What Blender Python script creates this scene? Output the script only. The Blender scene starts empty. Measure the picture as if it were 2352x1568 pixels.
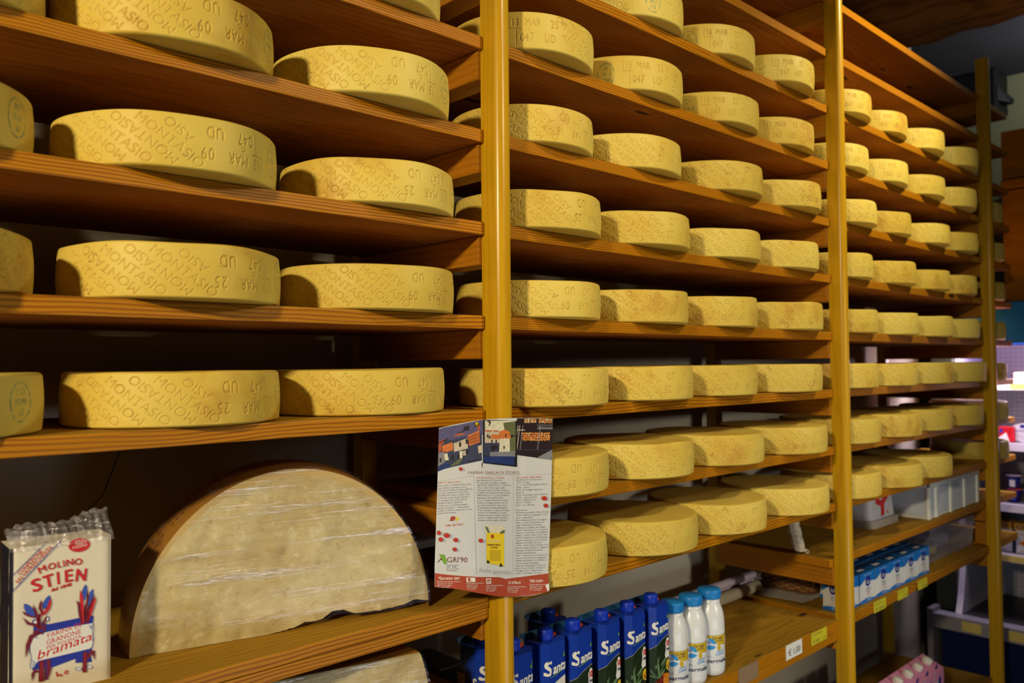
import bpy, bmesh, math, random
import numpy as np
from mathutils import Vector, Matrix
random.seed(7); np.random.seed(7)
SC = bpy.context.scene; COL = SC.collection
EYE = 1.65                      # camera height above the floor; heights below are given relative to it through Z()
def Z(h): return h + EYE

# ------------------------------------------------------------------ camera
FPX = 1866.56
yaw, pitch, roll = math.radians(43.4389), math.radians(1.66795), math.radians(-0.48971)
fw = Vector((math.sin(yaw)*math.cos(pitch), math.cos(yaw)*math.cos(pitch), math.sin(pitch)))
rt = Vector((math.cos(yaw), -math.sin(yaw), 0)); up = rt.cross(fw)
r2 = rt*math.cos(roll)+up*math.sin(roll); u2 = -rt*math.sin(roll)+up*math.cos(roll)
cam = bpy.data.cameras.new('camera'); cam_o = bpy.data.objects.new('camera', cam); COL.objects.link(cam_o)
M = Matrix.Identity(4)
for i in range(3): M[i][0], M[i][1], M[i][2] = r2[i], u2[i], -fw[i]
M.translation = Vector((0, -1.16116, Z(0)))
cam_o.matrix_world = M
cam.sensor_width = 36; cam.lens = FPX/2352*36; cam.clip_start = .02
cam.dof.use_dof = True; cam.dof.focus_distance = 1.5; cam.dof.aperture_fstop = 4.2
SC.camera = cam_o

# ------------------------------------------------------------------ world, lights, exposure
w = bpy.data.worlds.new('world'); SC.world = w; w.use_nodes = True
w.node_tree.nodes['Background'].inputs[0].default_value = (.55, .5, .5, 1)
w.node_tree.nodes['Background'].inputs[1].default_value = .004
SC.view_settings.view_transform = 'Standard'; SC.view_settings.look = 'None'
SC.view_settings.gamma = 1; SC.view_settings.use_curve_mapping = False
SC.view_settings.exposure = 0.24
def area(name, loc, target, watts, color, sx, sy=None, spread=180):
    l = bpy.data.lights.new(name, 'AREA'); l.energy = watts; l.color = color
    l.shape = 'RECTANGLE' if sy else 'DISK'; l.size = sx
    if sy: l.size_y = sy
    l.spread = math.radians(spread)
    o = bpy.data.objects.new(name, l); COL.objects.link(o); o.location = loc
    o.rotation_euler = (Vector(target)-Vector(loc)).to_track_quat('-Z', 'Y').to_euler()
    return o
def spot(name, loc, target, watts, color, deg, rad, blend=1.):
    l = bpy.data.lights.new(name, 'SPOT'); l.energy = watts; l.color = color; l.spot_size = math.radians(deg); l.spot_blend = blend; l.shadow_soft_size = rad
    o = bpy.data.objects.new(name, l); COL.objects.link(o); o.location = loc
    o.rotation_euler = (Vector(target)-Vector(loc)).to_track_quat('-Z', 'Y').to_euler(); return o
WARM = (1, .85, .56)
spot('shop_spot_warm', (2.1, -3.2, Z(1.5)), (.75, 0, Z(.22)), 110, WARM, 52, .16)
spot('ceiling_spot_far', (2.85, -1.05, Z(1.6)), (2.85, 0, Z(.85)), 112, (1, .86, .52), 78, .07)
spot('ceiling_spot_mid', (1.55, -1.6, Z(1.55)), (1.65, 0, Z(.25)), 62, WARM, 72, .08)
spot('left_lamp', (-1.9, -1.35, Z(.98)), (.62, 0, Z(.12)), 270, WARM, 48, .1)
spot('low_fill_spot', (2.7, -4.3, Z(.55)), (2.5, .2, Z(-.84)), 190, (1, .93, .80), 30, .12)  # added fill spot, brightens the lower shelves and the wall behind them
area('low_bounce_fill', (1.2, -2.1, Z(-1.15)), (1.3, .1, Z(-.3)), 9, (.84, .93, 1), 1.8, .5)  # added fill from below, stands in for bounce off floor and counter
area('far_ceiling_lamp', (4.95, -.62, Z(1.5)), (5.0, -.42, Z(1.76)), 7., (.9, .93, 1), .2)
area('fridge_tube_top', (4.5, -.2, Z(.05)), (4.9, -.2, Z(-.3)), 4.2, (.93, .78, 1), .05, .9)
area('fridge_tube_front', (4.42, .12, Z(.055)), (4.2, .25, Z(-.6)), 10., (.93, .78, 1), .05, .5)

# ------------------------------------------------------------------ materials
MATS = {}
def rgb(r, g, b):
    f = lambda c: (c/255/12.92) if c/255 <= .04045 else ((c/255+.055)/1.055)**2.4
    return (f(r), f(g), f(b), 1)
def mat(name, col, rough=.5, spec=.4, metal=0, coat=0, noise=0, nscale=60, bump=0, bscale=200, emit=None, estr=0, trans=0):
    if name in MATS: return MATS[name]
    m = bpy.data.materials.new(name); m.use_nodes = True; nt = m.node_tree; b = nt.nodes['Principled BSDF']
    b.inputs['Base Color'].default_value = col; b.inputs['Roughness'].default_value = rough
    b.inputs['Specular IOR Level'].default_value = spec; b.inputs['Metallic'].default_value = metal
    b.inputs['Coat Weight'].default_value = coat; b.inputs['Coat Roughness'].default_value = .08
    if trans: b.inputs['Transmission Weight'].default_value = trans
    if emit: b.inputs['Emission Color'].default_value = emit; b.inputs['Emission Strength'].default_value = estr
    tc = nt.nodes.new('ShaderNodeTexCoord')
    if noise:
        n = nt.nodes.new('ShaderNodeTexNoise'); n.inputs['Scale'].default_value = nscale; n.inputs['Detail'].default_value = 6
        nt.links.new(tc.outputs['Object'], n.inputs['Vector'])
        h = nt.nodes.new('ShaderNodeMix'); h.data_type = 'RGBA'
        h.inputs[6].default_value = tuple(c*(1-noise) for c in col[:3])+(1,); h.inputs[7].default_value = tuple(min(1, c*(1+noise)) for c in col[:3])+(1,)
        nt.links.new(n.outputs['Fac'], h.inputs[0]); nt.links.new(h.outputs[2], b.inputs['Base Color'])
    if bump:
        n2 = nt.nodes.new('ShaderNodeTexNoise'); n2.inputs['Scale'].default_value = bscale; n2.inputs['Detail'].default_value = 4
        nt.links.new(tc.outputs['Object'], n2.inputs['Vector'])
        bp = nt.nodes.new('ShaderNodeBump'); bp.inputs['Strength'].default_value = bump; bp.inputs['Distance'].default_value = .002
        nt.links.new(n2.outputs['Fac'], bp.inputs['Height']); nt.links.new(bp.outputs['Normal'], b.inputs['Normal'])
    MATS[name] = m; return m
class NT:
    """tiny helper to wire node trees"""
    def __init__(s, m): s.t = m.node_tree
    def n(s, kind, **kw):
        nd = s.t.nodes.new('ShaderNode'+kind)
        for k, v in kw.items(): setattr(nd, k, v)
        return nd
    def put(s, sock, v):
        if hasattr(v, 'node'): s.t.links.new(v, sock)
        else: sock.default_value = v
    def math(s, op, a, b=0, c=0):
        nd = s.n('Math', operation=op); s.put(nd.inputs[0], a); s.put(nd.inputs[1], b); s.put(nd.inputs[2], c); return nd.outputs[0]
    def vm(s, op, a, b):
        nd = s.n('VectorMath', operation=op); s.put(nd.inputs[0], a); s.put(nd.inputs[1], b); return nd.outputs[0]
    def noise(s, vec, scale, detail=3, rough=.5):
        nd = s.n('TexNoise'); s.put(nd.inputs['Vector'], vec); nd.inputs['Scale'].default_value = scale
        nd.inputs['Detail'].default_value = detail; nd.inputs['Roughness'].default_value = rough; return nd.outputs['Fac']
    def ramp(s, fac, a, b):
        nd = s.n('MapRange'); s.put(nd.inputs[0], fac); nd.inputs[1].default_value = a; nd.inputs[2].default_value = b; nd.interpolation_type = 'SMOOTHSTEP'; return nd.outputs[0]
    def mix(s, f, a, b):
        nd = s.n('Mix', data_type='RGBA'); s.put(nd.inputs[0], f); s.put(nd.inputs[6], a); s.put(nd.inputs[7], b); return nd.outputs[2]
def wood(name, light, dark, knotc, ring=900., warp=.012, rough=.42, knots=True, coat=0, streak=.5, axis='X', contrast=1.):
    m = bpy.data.materials.new(name); m.use_nodes = True; T = NT(m); b = m.node_tree.nodes['Principled BSDF']
    tc = T.n('TexCoord'); oi = T.n('ObjectInfo')
    off = T.n('CombineXYZ'); T.put(off.inputs[0], T.math('MULTIPLY', oi.outputs['Random'], 37.)); T.put(off.inputs[1], 0.); T.put(off.inputs[2], 0.)
    p = tc.outputs['Object']
    if axis == 'Z':
        sp = T.n('SeparateXYZ'); T.put(sp.inputs[0], p); cb = T.n('CombineXYZ'); T.put(cb.inputs[0], sp.outputs[2]); T.put(cb.inputs[1], sp.outputs[1]); T.put(cb.inputs[2], sp.outputs[0]); p = cb.outputs[0]
    if axis == 'Y':
        sp = T.n('SeparateXYZ'); T.put(sp.inputs[0], p); cb = T.n('CombineXYZ'); T.put(cb.inputs[0], sp.outputs[1]); T.put(cb.inputs[1], sp.outputs[0]); T.put(cb.inputs[2], sp.outputs[2]); p = cb.outputs[0]
    q = T.vm('ADD', p, off.outputs[0])
    low = T.noise(T.vm('MULTIPLY', q, (2.2, 9, 9)), 1., 3)
    fine = T.noise(T.vm('MULTIPLY', q, (14, 40, 40)), 1., 3)
    sp = T.n('SeparateXYZ'); T.put(sp.inputs[0], p)
    yy = T.math('SUBTRACT', sp.outputs[1], .17); zz = T.math('ADD', sp.outputs[2], T.math('ADD', T.math('MULTIPLY', oi.outputs['Random'], .25), .05))
    r = T.math('SQRT', T.math('ADD', T.math('MULTIPLY', yy, yy), T.math('MULTIPLY', zz, zz)))
    r = T.math('ADD', r, T.math('MULTIPLY', T.math('SUBTRACT', low, .5), warp*5))
    r = T.math('ADD', r, T.math('MULTIPLY', T.math('SUBTRACT', fine, .5), warp*.16))
    kn = None
    if knots:
        v = T.n('TexVoronoi'); T.put(v.inputs['Vector'], T.vm('MULTIPLY', q, (2.6, 9, 9))); v.inputs['Scale'].default_value = 1.
        v.inputs['Randomness'].default_value = 1
        d = T.math('ADD', v.outputs['Distance'], T.math('MULTIPLY', T.math('SUBTRACT', fine, .5), .05))
        g = T.math('POWER', 2.718, T.math('MULTIPLY', T.math('MULTIPLY', d, d), -55.))
        r = T.math('ADD', r, T.math('MULTIPLY', g, .014))
        kn = T.ramp(d, .105, .055)
    band = T.math('ADD', T.math('MULTIPLY', T.math('SINE', T.math('MULTIPLY', r, ring)), .5), .5)
    band = T.math('POWER', band, 1.6)
    str_ = T.noise(T.vm('MULTIPLY', q, (3, 260, 260)), 1., 2)
    fac = T.math('MULTIPLY', T.math('ADD', T.math('MULTIPLY', band, .72), T.math('MULTIPLY', T.math('SUBTRACT', str_, .5), streak)), contrast)
    c = T.mix(T.ramp(fac, .0, 1.), light, dark)
    patch = T.noise(T.vm('MULTIPLY', q, (1.3, 5, 5)), 1.7, 4)
    c = T.mix(T.math('MULTIPLY', T.ramp(patch, .42, .8), .55), c, tuple(x*.72 for x in light[:3])+(1,))
    if kn is not None: c = T.mix(kn, c, knotc)
    T.put(b.inputs['Base Color'], c); b.inputs['Roughness'].default_value = rough; b.inputs['Specular IOR Level'].default_value = .2
    b.inputs['Coat Weight'].default_value = coat; b.inputs['Coat Roughness'].default_value = .22
    bp = T.n('Bump'); bp.inputs['Strength'].default_value = .25; bp.inputs['Distance'].default_value = .0012
    T.put(bp.inputs['Height'], T.math('ADD', fac, T.math('MULTIPLY', fine, .5))); T.put(b.inputs['Normal'], bp.outputs[0])
    MATS[name] = m; return m
W_EDGE = wood('pine_edge', rgb(190, 124, 14), rgb(126, 64, 3), rgb(48, 22, 8), ring=1750, warp=.004)
W_FACE = wood('pine_sawn', rgb(156, 92, 24), rgb(124, 68, 16), rgb(52, 28, 18), ring=700, rough=.8, streak=.8, contrast=.8)
W_TOP = wood('pine_worn', rgb(166, 124, 30), rgb(136, 96, 18), rgb(70, 40, 20), ring=700, rough=.8, streak=.9, contrast=.8)
W_POST = wood('beech_post', rgb(204, 156, 22), rgb(190, 134, 14), rgb(150, 90, 30), ring=420, knots=False, axis='Z', rough=.32, coat=.35, streak=.5, contrast=.7)
W_RUNG = wood('beech_rung', rgb(176, 112, 20), rgb(146, 86, 12), rgb(110, 60, 24), ring=420, knots=False, axis='Y', rough=.45, streak=.5, contrast=.7)
W_BEAM = wood('old_beam', rgb(156, 102, 46), rgb(74, 46, 22), rgb(34, 20, 12), ring=150, warp=.03, axis='Y', rough=.85, streak=1.4, contrast=.75)
W_PANEL = wood('panel_wood', rgb(200, 122, 2), rgb(176, 100, 0), rgb(100, 50, 20), ring=160, knots=False, axis='Y', rough=.5, streak=.4, contrast=.7)

def cheese_mat():
    m = bpy.data.materials.new('cheese_rind'); m.use_nodes = True; T = NT(m); b = m.node_tree.nodes['Principled BSDF']
    tc = T.n('TexCoord'); oi = T.n('ObjectInfo')
    off = T.n('CombineXYZ')
    for i, k in enumerate((31., 17., 23.)): T.put(off.inputs[i], T.math('MULTIPLY', oi.outputs['Random'], k))
    q = T.vm('ADD', tc.outputs['Object'], off.outputs[0])
    big = T.noise(q, 6., 4); mid = T.noise(q, 22., 5, .6); sm = T.noise(q, 190., 3)
    c = T.mix(T.ramp(big, .3, .7), rgb(231, 211, 112), rgb(224, 195, 88))
    tint = T.mix(oi.outputs['Random'], rgb(255, 250, 236), rgb(238, 228, 196))
    mul = T.n('Mix', data_type='RGBA', blend_type='MULTIPLY'); mul.inputs[0].default_value = 1.; T.put(mul.inputs[6], c); T.put(mul.inputs[7], tint); c = mul.outputs[2]
    stain = T.math('MULTIPLY', T.ramp(T.math('ADD', T.math('MULTIPLY', big, .6), T.math('MULTIPLY', mid, .4)), .54, .66), .6)
    c = T.mix(stain, c, rgb(190, 142, 52))
    at = T.n('Attribute', attribute_name='stamp')
    c = T.mix(T.math('MULTIPLY', at.outputs['Fac'], .42), c, rgb(168, 118, 44))
    edge = T.math('MULTIPLY', at.outputs['Fac'], T.ramp(mid, .52, .66))
    c = T.mix(T.math('MULTIPLY', edge, .55), c, rgb(116, 78, 34))
    # small dark pits in the rind
    v = T.n('TexVoronoi'); T.put(v.inputs['Vector'], q); v.inputs['Scale'].default_value = 58.
    spot = T.math('MULTIPLY', T.ramp(v.outputs['Distance'], .085, .04), T.ramp(mid, .53, .6))
    c = T.mix(spot, c, rgb(70, 46, 22))
    ink = T.n('Attribute', attribute_name='ink')
    c = T.mix(T.math('MULTIPLY', ink.outputs['Fac'], T.ramp(T.noise(q, 120., 3), .3, .62)), c, rgb(30, 118, 98))
    T.put(b.inputs['Base Color'], c); b.inputs['Roughness'].default_value = .5; b.inputs['Specular IOR Level'].default_value = .28
    bp = T.n('Bump'); bp.inputs['Strength'].default_value = .22; bp.inputs['Distance'].default_value = .0012
    T.put(bp.inputs['Height'], T.math('ADD', T.math('MULTIPLY', sm, .5), mid)); T.put(b.inputs['Normal'], bp.outputs[0])
    return m
M_CHEESE = cheese_mat()

# ------------------------------------------------------------------ mesh helpers
_gl = {}
def glyph(text, bold=0., shear=0., res=2, space=1.):
    """triangulated outline of a text, unit size, baseline at y=0, starting at x=0 -> (Nx2 array, faces, width)"""
    k = (text, bold, shear, res, space)
    if k in _gl: return _gl[k]
    cu = bpy.data.curves.new('t', 'FONT'); cu.body = text; cu.size = 1.; cu.resolution_u = res; cu.offset = bold; cu.shear = shear
    cu.space_character = space; cu.fill_mode = 'FRONT'
    o = bpy.data.objects.new('t', cu); COL.objects.link(o)
    dg = bpy.context.evaluated_depsgraph_get(); me = bpy.data.meshes.new_from_object(o.evaluated_get(dg))
    v = np.array([x.co[:2] for x in me.vertices]) if len(me.vertices) else np.zeros((0, 2))
    f = [tuple(p.vertices) for p in me.polygons]
    bpy.data.objects.remove(o); bpy.data.curves.remove(cu); bpy.data.meshes.remove(me)
    wd = (v[:, 0].max() if len(v) else 0.)
    _gl[k] = (v, f, wd); return _gl[k]
class MB:
    def __init__(s): s.v = []; s.f = []; s.m = []; s.mats = []; s.sm = []
    def mi(s, m):
        if m not in s.mats: s.mats.append(m)
        return s.mats.index(m)
    def add(s, vs, fs, m, smooth=False):
        o = len(s.v); s.v += [tuple(v) for v in vs]; i = s.mi(m)
        for f in fs: s.f.append(tuple(a+o for a in f)); s.m.append(i); s.sm.append(smooth)
    def box(s, x0, x1, y0, y1, z0, z1, m, mz=None, mtop=None):
        vs = [(x, y, z) for x in (x0, x1) for y in (y0, y1) for z in (z0, z1)]
        F = [((0, 1, 3, 2), m), ((4, 6, 7, 5), m), ((0, 4, 5, 1), m), ((2, 3, 7, 6), m), ((0, 2, 6, 4), mz or m), ((1, 5, 7, 3), mtop or mz or m)]
        o = len(s.v); s.v += vs
        for f, mm in F: s.f.append(tuple(a+o for a in f)); s.m.append(s.mi(mm)); s.sm.append(False)
    def bbox(s, x0, x1, y0, y1, z0, z1, m, bev=.002, seg=2, mz=None, mtop=None):
        """box with bevelled edges"""
        bm = bmesh.new(); bmesh.ops.create_cube(bm, size=1)
        for v in bm.verts: v.co = Vector(((x0+x1)/2+v.co.x*(x1-x0), (y0+y1)/2+v.co.y*(y1-y0), (z0+z1)/2+v.co.z*(z1-z0)))
        bmesh.ops.bevel(bm, geom=bm.edges[:], offset=bev, segments=seg, affect='EDGES', profile=.5)
        bm.normal_update(); o = len(s.v); s.v += [tuple(v.co) for v in bm.verts]
        for f in bm.faces:
            s.f.append(tuple(v.index+o for v in f.verts)); n = f.normal
            s.m.append(s.mi((mtop or mz or m) if n.z > .9 else (mz or m) if n.z < -.9 else m)); s.sm.append(False)
        bm.free()
    def prism(s, pts, z0, z1, m, smooth=False, top=True, scale_top=1.):
        n = len(pts); cx = sum(p[0] for p in pts)/n; cy = sum(p[1] for p in pts)/n
        vs = [(p[0], p[1], z0) for p in pts]+[(cx+(p[0]-cx)*scale_top, cy+(p[1]-cy)*scale_top, z1) for p in pts]
        fs = [(i, (i+1) % n, (i+1) % n+n, i+n) for i in range(n)]
        s.add(vs, fs, m, smooth)
        if top: s.add(vs, [tuple(range(n-1, -1, -1)), tuple(range(n, 2*n))], m)
    def lathe(s, prof, m, n=48, cx=0, cy=0, smooth=True, z=0):
        vs = []; k = len(prof)
        for i in range(n):
            a = 2*math.pi*i/n
            for r, h in prof: vs.append((cx+r*math.cos(a), cy+r*math.sin(a), h+z))
        fs = [(i*k+j, ((i+1) % n)*k+j, ((i+1) % n)*k+j+1, i*k+j+1) for i in range(n) for j in range(k-1)]
        s.add(vs, fs, m, smooth)
    def tube(s, pts, r, m, n=12, cap=True):
        pts = [Vector(p) for p in pts]; vs = []; rr = r if hasattr(r, '__len__') else [r]*len(pts)
        for i, p in enumerate(pts):
            d = (pts[min(i+1, len(pts)-1)]-pts[max(i-1, 0)]).normalized(); a = d.orthogonal().normalized() if abs(d.z) > .95 else d.cross(Vector((0, 0, 1))).normalized(); b = d.cross(a)
            for k in range(n):
                t = 2*math.pi*k/n; vs.append(p+(a*math.cos(t)+b*math.sin(t))*rr[i])
        fs = [(i*n+k, i*n+(k+1) % n, (i+1)*n+(k+1) % n, (i+1)*n+k) for i in range(len(pts)-1) for k in range(n)]
        s.add(vs, fs, m, True)
        if cap: s.add(vs, [tuple(range(n-1, -1, -1)), tuple(range((len(pts)-1)*n, len(pts)*n))], m)
    # printing on a surface: S(x, y, off) -> point
    def poly(s, S, pts, m, off=.0003): s.add([S(x, y, off) for x, y in pts], [tuple(range(len(pts)))], m)
    def rect(s, S, x0, y0, x1, y1, m, off=.0003, nx=1, ny=1):
        vs = [S(x0+(x1-x0)*i/nx, y0+(y1-y0)*j/ny, off) for j in range(ny+1) for i in range(nx+1)]
        s.add(vs, [(j*(nx+1)+i, j*(nx+1)+i+1, (j+1)*(nx+1)+i+1, (j+1)*(nx+1)+i) for j in range(ny) for i in range(nx)], m)
    def bands(s, S, pts, m, off=.0003, dx=.002):
        """convex polygon cut into narrow upright bands so that it follows a curved surface"""
        x0, x1 = min(p[0] for p in pts), max(p[0] for p in pts); n = max(1, int((x1-x0)/dx)+1)
        def clip(P, xc, keep):
            out = []
            for a, b in zip(P, P[1:]+P[:1]):
                ia, ib = (a[0]-xc)*keep >= 0, (b[0]-xc)*keep >= 0
                if ia: out.append(a)
                if ia != ib: t = (xc-a[0])/(b[0]-a[0]); out.append((xc, a[1]+(b[1]-a[1])*t))
            return out
        for k in range(n):
            P = clip(list(pts), x0+(x1-x0)*k/n, 1); P = clip(P, x0+(x1-x0)*(k+1)/n, -1) if P else P
            if len(P) > 2: s.add([S(x, y, off) for x, y in P], [tuple(range(len(P)))], m)
    def ell(s, S, x, y, rx, ry, m, off=.0004, n=20, rot=0):
        c, sn = math.cos(rot), math.sin(rot)
        s.poly(S, [(x+c*rx*math.cos(t)-sn*ry*math.sin(t), y+sn*rx*math.cos(t)+c*ry*math.sin(t)) for t in [2*math.pi*i/n for i in range(n)]], m, off)
    def text(s, S, t, x, y, size, m, off=.0005, bold=0., shear=0., xs=1., rot=0., align='L', res=2, width=None, space=1.):
        if bold > .011:                     # heavier weight: overprint with small shifts
            bb = bold*.9*size
            for k_, (dx, dy) in enumerate(((-bb, -bb*.6), (bb, -bb*.6), (-bb, bb*.6), (bb, bb*.6), (0, 0))):
                s.text(S, t, x+dx, y+dy, size, m, off+.00004*k_, 0., shear, xs, rot, align, res, width and width-2*bb, space)
            return
        v, f, wd = glyph(t, bold, shear, res, space)
        if not len(v): return
        if width: xs = width/(wd*size)
        a = {'L': 0, 'C': -.5, 'R': -1}[align]*wd
        c, sn = math.cos(rot), math.sin(rot); q = (v+np.array([a, 0]))*np.array([size*xs, size])
        s.add([S(x+c*p[0]-sn*p[1], y+sn*p[0]+c*p[1], off) for p in q], f, m)
    def build(s, name, parent=None, loc=None, rz=0., auto=False):
        me = bpy.data.meshes.new(name); me.from_pydata(s.v, [], s.f)
        for m in s.mats: me.materials.append(m)
        me.polygons.foreach_set('material_index', s.m); me.polygons.foreach_set('use_smooth', s.sm); me.update()
        o = bpy.data.objects.new(name, me); COL.objects.link(o)
        if parent: o.parent = parent
        if loc is not None: o.location = loc
        if rz: o.rotation_euler = (0, 0, rz)
        return o
def plane(o, ex, ey):
    o, ex, ey = Vector(o), Vector(ex).normalized(), Vector(ey).normalized(); n = ex.cross(ey)
    return lambda x, y, d=0.: o+ex*x+ey*y+n*d
def tag(o, label, cat, group=None):
    o['label'] = label; o['category'] = cat
    if group: o['group'] = group
    return o
def empty(name, loc, label, cat, group=None, rz=0.):
    o = bpy.data.objects.new(name, None); COL.objects.link(o); o.location = loc; o.rotation_euler = (0, 0, rz); o.empty_display_size = .05
    return tag(o, label, cat, group)
def struct(mb, name, label=None):
    o = mb.build(name); o['kind'] = 'structure'
    if label: o['label'] = label
    return o
def dup(root, loc, label, group=None, rz=None):
    r = root.copy(); COL.objects.link(r); r.location = loc
    if rz is not None: r.rotation_euler = (0, 0, rz)
    r['label'] = label
    if group: r['group'] = group
    for ch in list(root.children):
        c = ch.copy(); COL.objects.link(c); c.parent = r
        for g in list(ch.children):
            d = g.copy(); COL.objects.link(d); d.parent = c
    return r

# ------------------------------------------------------------------ the room
PLASTER = mat('old_plaster', rgb(180, 170, 150), .9, noise=.16, nscale=5, bump=.3, bscale=30)
PLASTER2 = mat('green_plaster', rgb(150, 150, 112), .9, noise=.1, nscale=3)
CEIL = mat('dark_ceiling', rgb(66, 66, 70), .9, noise=.2, nscale=6)
FLOOR = mat('dark_tiles', rgb(70, 62, 56), .5, noise=.2, nscale=8)
b = MB(); b.box(-1.5, 6.2, -4.5, 1.2, Z(-1.75), Z(-1.65), FLOOR); struct(b, 'floor')
b = MB(); b.box(-1.5, 6.2, -4.5, 1.2, Z(1.76), Z(1.86), CEIL); struct(b, 'ceiling')
b = MB(); b.box(-1.5, 4.56, .5, .62, Z(-1.65), Z(1.76), PLASTER); wb = struct(b, 'wall_back')
# hairline crack in the plaster behind the left bay
CRACK = mat('crack_dark', rgb(48, 44, 40), .95)
b = MB(); pts = [(.62, -.02), (.60, -.06), (.55, -.10), (.53, -.16), (.50, -.24), (.44, -.30), (.36, -.36), (.30, -.38), (.26, -.43)]
S = plane((0, .5, Z(0)), (1, 0, 0), (0, 0, 1))
for (xa, ya), (xb, yb) in zip(pts, pts[1:]): b.poly(S, [(xa-.001, ya), (xa+.001, ya), (xb+.001, yb), (xb-.001, yb)], CRACK, .0006)
cr = b.build('trim_3', wb)
b = MB(); b.box(5.66, 5.8, -4.5, 1.2, Z(-1.65), Z(1.76), PLASTER2); struct(b, 'wall_right')
b = MB()
# old ceiling beam, hewn: irregular section along Y
n = 40; sec = []
for i in range(n+1):
    y = .5-4.6*i/n; j = lambda a: random.uniform(-a, a)
    sec.append([(3.69+j(.008), y, Z(1.452+j(.006))), (3.89+j(.012), y, Z(1.45+j(.008))), (3.90+j(.01), y, Z(1.76)), (3.66+j(.008), y, Z(1.76))])
vs = [p for q in sec for p in q]; b.add(vs, [(i*4+k, i*4+(k+1) % 4, (i+1)*4+(k+1) % 4, (i+1)*4+k) for i in range(n) for k in range(4)], W_BEAM)
struct(b, 'trim_1', 'old hewn wooden beam under the dark ceiling, top right')
b = MB()
b.bbox(4.62, 5.66, -2.6, .10, Z(.30), Z(.86), W_PANEL, .004); b.bbox(4.60, 5.66, -2.6, .10, Z(.865), Z(.91), W_PANEL, .004); b.bbox(4.62, 5.66, -2.6, .10, Z(.915), Z(1.16), W_PANEL, .004)
struct(b, 'trim_2', 'orange wooden wall panelling above the refrigerated cabinet')

# ------------------------------------------------------------------ the rack: four frames
X0, BAY = 1.025, 1.45
LEV = [1.168, .990, .809, .631, .451, .2735, .0945, -.0845, -.262, -.4365, -.611, -.798]
TH = .0255
PW = .038                                       # post width
def make_frame(i, label):
    x = X0+BAY*(i-1)
    fr = empty('rack_frame', (x, 0, 0), label, 'shelf frame', 'wooden frames of the cheese rack')
    # front post with a rounded nose
    r_ = .0165; z0, z1 = Z(-1.65), Z(1.328)
    cur = [(r_-r_*math.cos(t), -.030-r_*math.sin(t)) for t in np.linspace(0, math.pi/2, 10)]+[(PW-r_+r_*math.sin(t), -.030-r_*math.cos(t)) for t in np.linspace(0, math.pi/2, 10)]
    sec = [(0, .003)]+cur+[(PW, .003)]
    b = MB(); n = len(cur); vs = [(x_, y_, z_) for z_ in (z0, z1) for x_, y_ in cur]
    b.add(vs, [(k, k+1, k+1+n, k+n) for k in range(n-1)], W_POST, True)
    for (xa, ya), (xb, yb) in ((sec[0], sec[1]), (sec[-2], sec[-1]), (sec[-1], sec[0])): b.add([(xa, ya, z0), (xb, yb, z0), (xb, yb, z1), (xa, ya, z1)], [(0, 1, 2, 3)], W_POST)
    b.add([(x_, y_, z1) for x_, y_ in sec], [tuple(range(len(sec)))], W_POST); b.build('front_post', fr)
    b = MB(); b.bbox(0, PW, .415, .458, Z(-1.65), Z(1.30), W_POST, .003); b.build('back_post', fr)
    for z in LEV+[-1.36]:
        b = MB(); zt = z-TH-.0005
        if z == -.798: zt = z-.0335
        if z == -.611 and i == 1: zt -= .014
        b.bbox(-.008, PW+.008, .0035, .4145, Z(zt-.056), Z(zt), W_RUNG, .002); b.build('rung', fr)
    if i == 3:
        b = MB(); b.bbox(.002, .03, .004, .05, Z(-.797), Z(-.70), W_RUNG, .002); b.build('side_block', fr)
    return fr
make_frame(0, 'wooden rack frame outside the picture on the left')
make_frame(1, 'wooden frame whose pale round-edged post holds the pinned leaflet')
make_frame(2, 'wooden frame between the middle bay and the right bay')
make_frame(3, 'farthest wooden frame, its post top free below the ceiling beam')

# ------------------------------------------------------------------ boards
def board(x0, x1, z, label, th=TH, y0=-.006, y1=.412, group='pine shelf boards of the cheese rack', bow=0.):
    b = MB(); b.bbox(0, x1-x0, 0, y1-y0, -th, 0, W_EDGE, .0022, 2, W_FACE, W_TOP)
    o = b.build('shelf_board', None, (x0, y0, Z(z))); return tag(o, label, 'shelf', group)
ORD = ['topmost', 'second', 'third', 'fourth', 'fifth', 'sixth', 'seventh', 'eighth', 'ninth', 'tenth', 'eleventh', 'twelfth']
def ordn(k): return ORD[k]+(' board' if k == 0 else ' board from the top')
L0, L1 = X0-BAY+PW+.001, X0-.001
for k, i in enumerate((3, 4, 5, 6, 7)):
    board(L0, L1, LEV[i], f'pine board, {ORD[k]}{"" if k == 0 else " from the top"} in the left bay, {"one cheese wheel" if k == 0 else "three cheese wheels"} on it')
board(L0, L1, -.432, 'worn pine plank in the left bay under the flour bag and half wheel', .0215, -.012)
board(L0, L1, -.4537, 'lower of two stacked planks in the left bay, knot in its edge', .0215, -.010)
board(L0, L1, -.762, 'pine board at the bottom of the left bay under the lower half wheel')
M0, M1 = X0+PW+.001, X0+BAY-.001
for i in range(10):
    n = 'no wheels' if i < 2 else 'three wheels' if i == 2 else 'four wheels'
    board(M0, M1, LEV[i], f'pine board, {ORD[i]}{"" if i == 0 else " from the top"} in the middle bay, {n} in view')
board(M0, M1, -.797, 'thick pine shelf under the juice cartons and milk bottles', .033, group=None)
board(M0, M1, -.8305, 'plank doubled under the juice carton shelf with price labels on it', .028, -.006, group=None)
R0, R1 = X0+BAY+PW+.001, X0+2*BAY-.001
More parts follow.
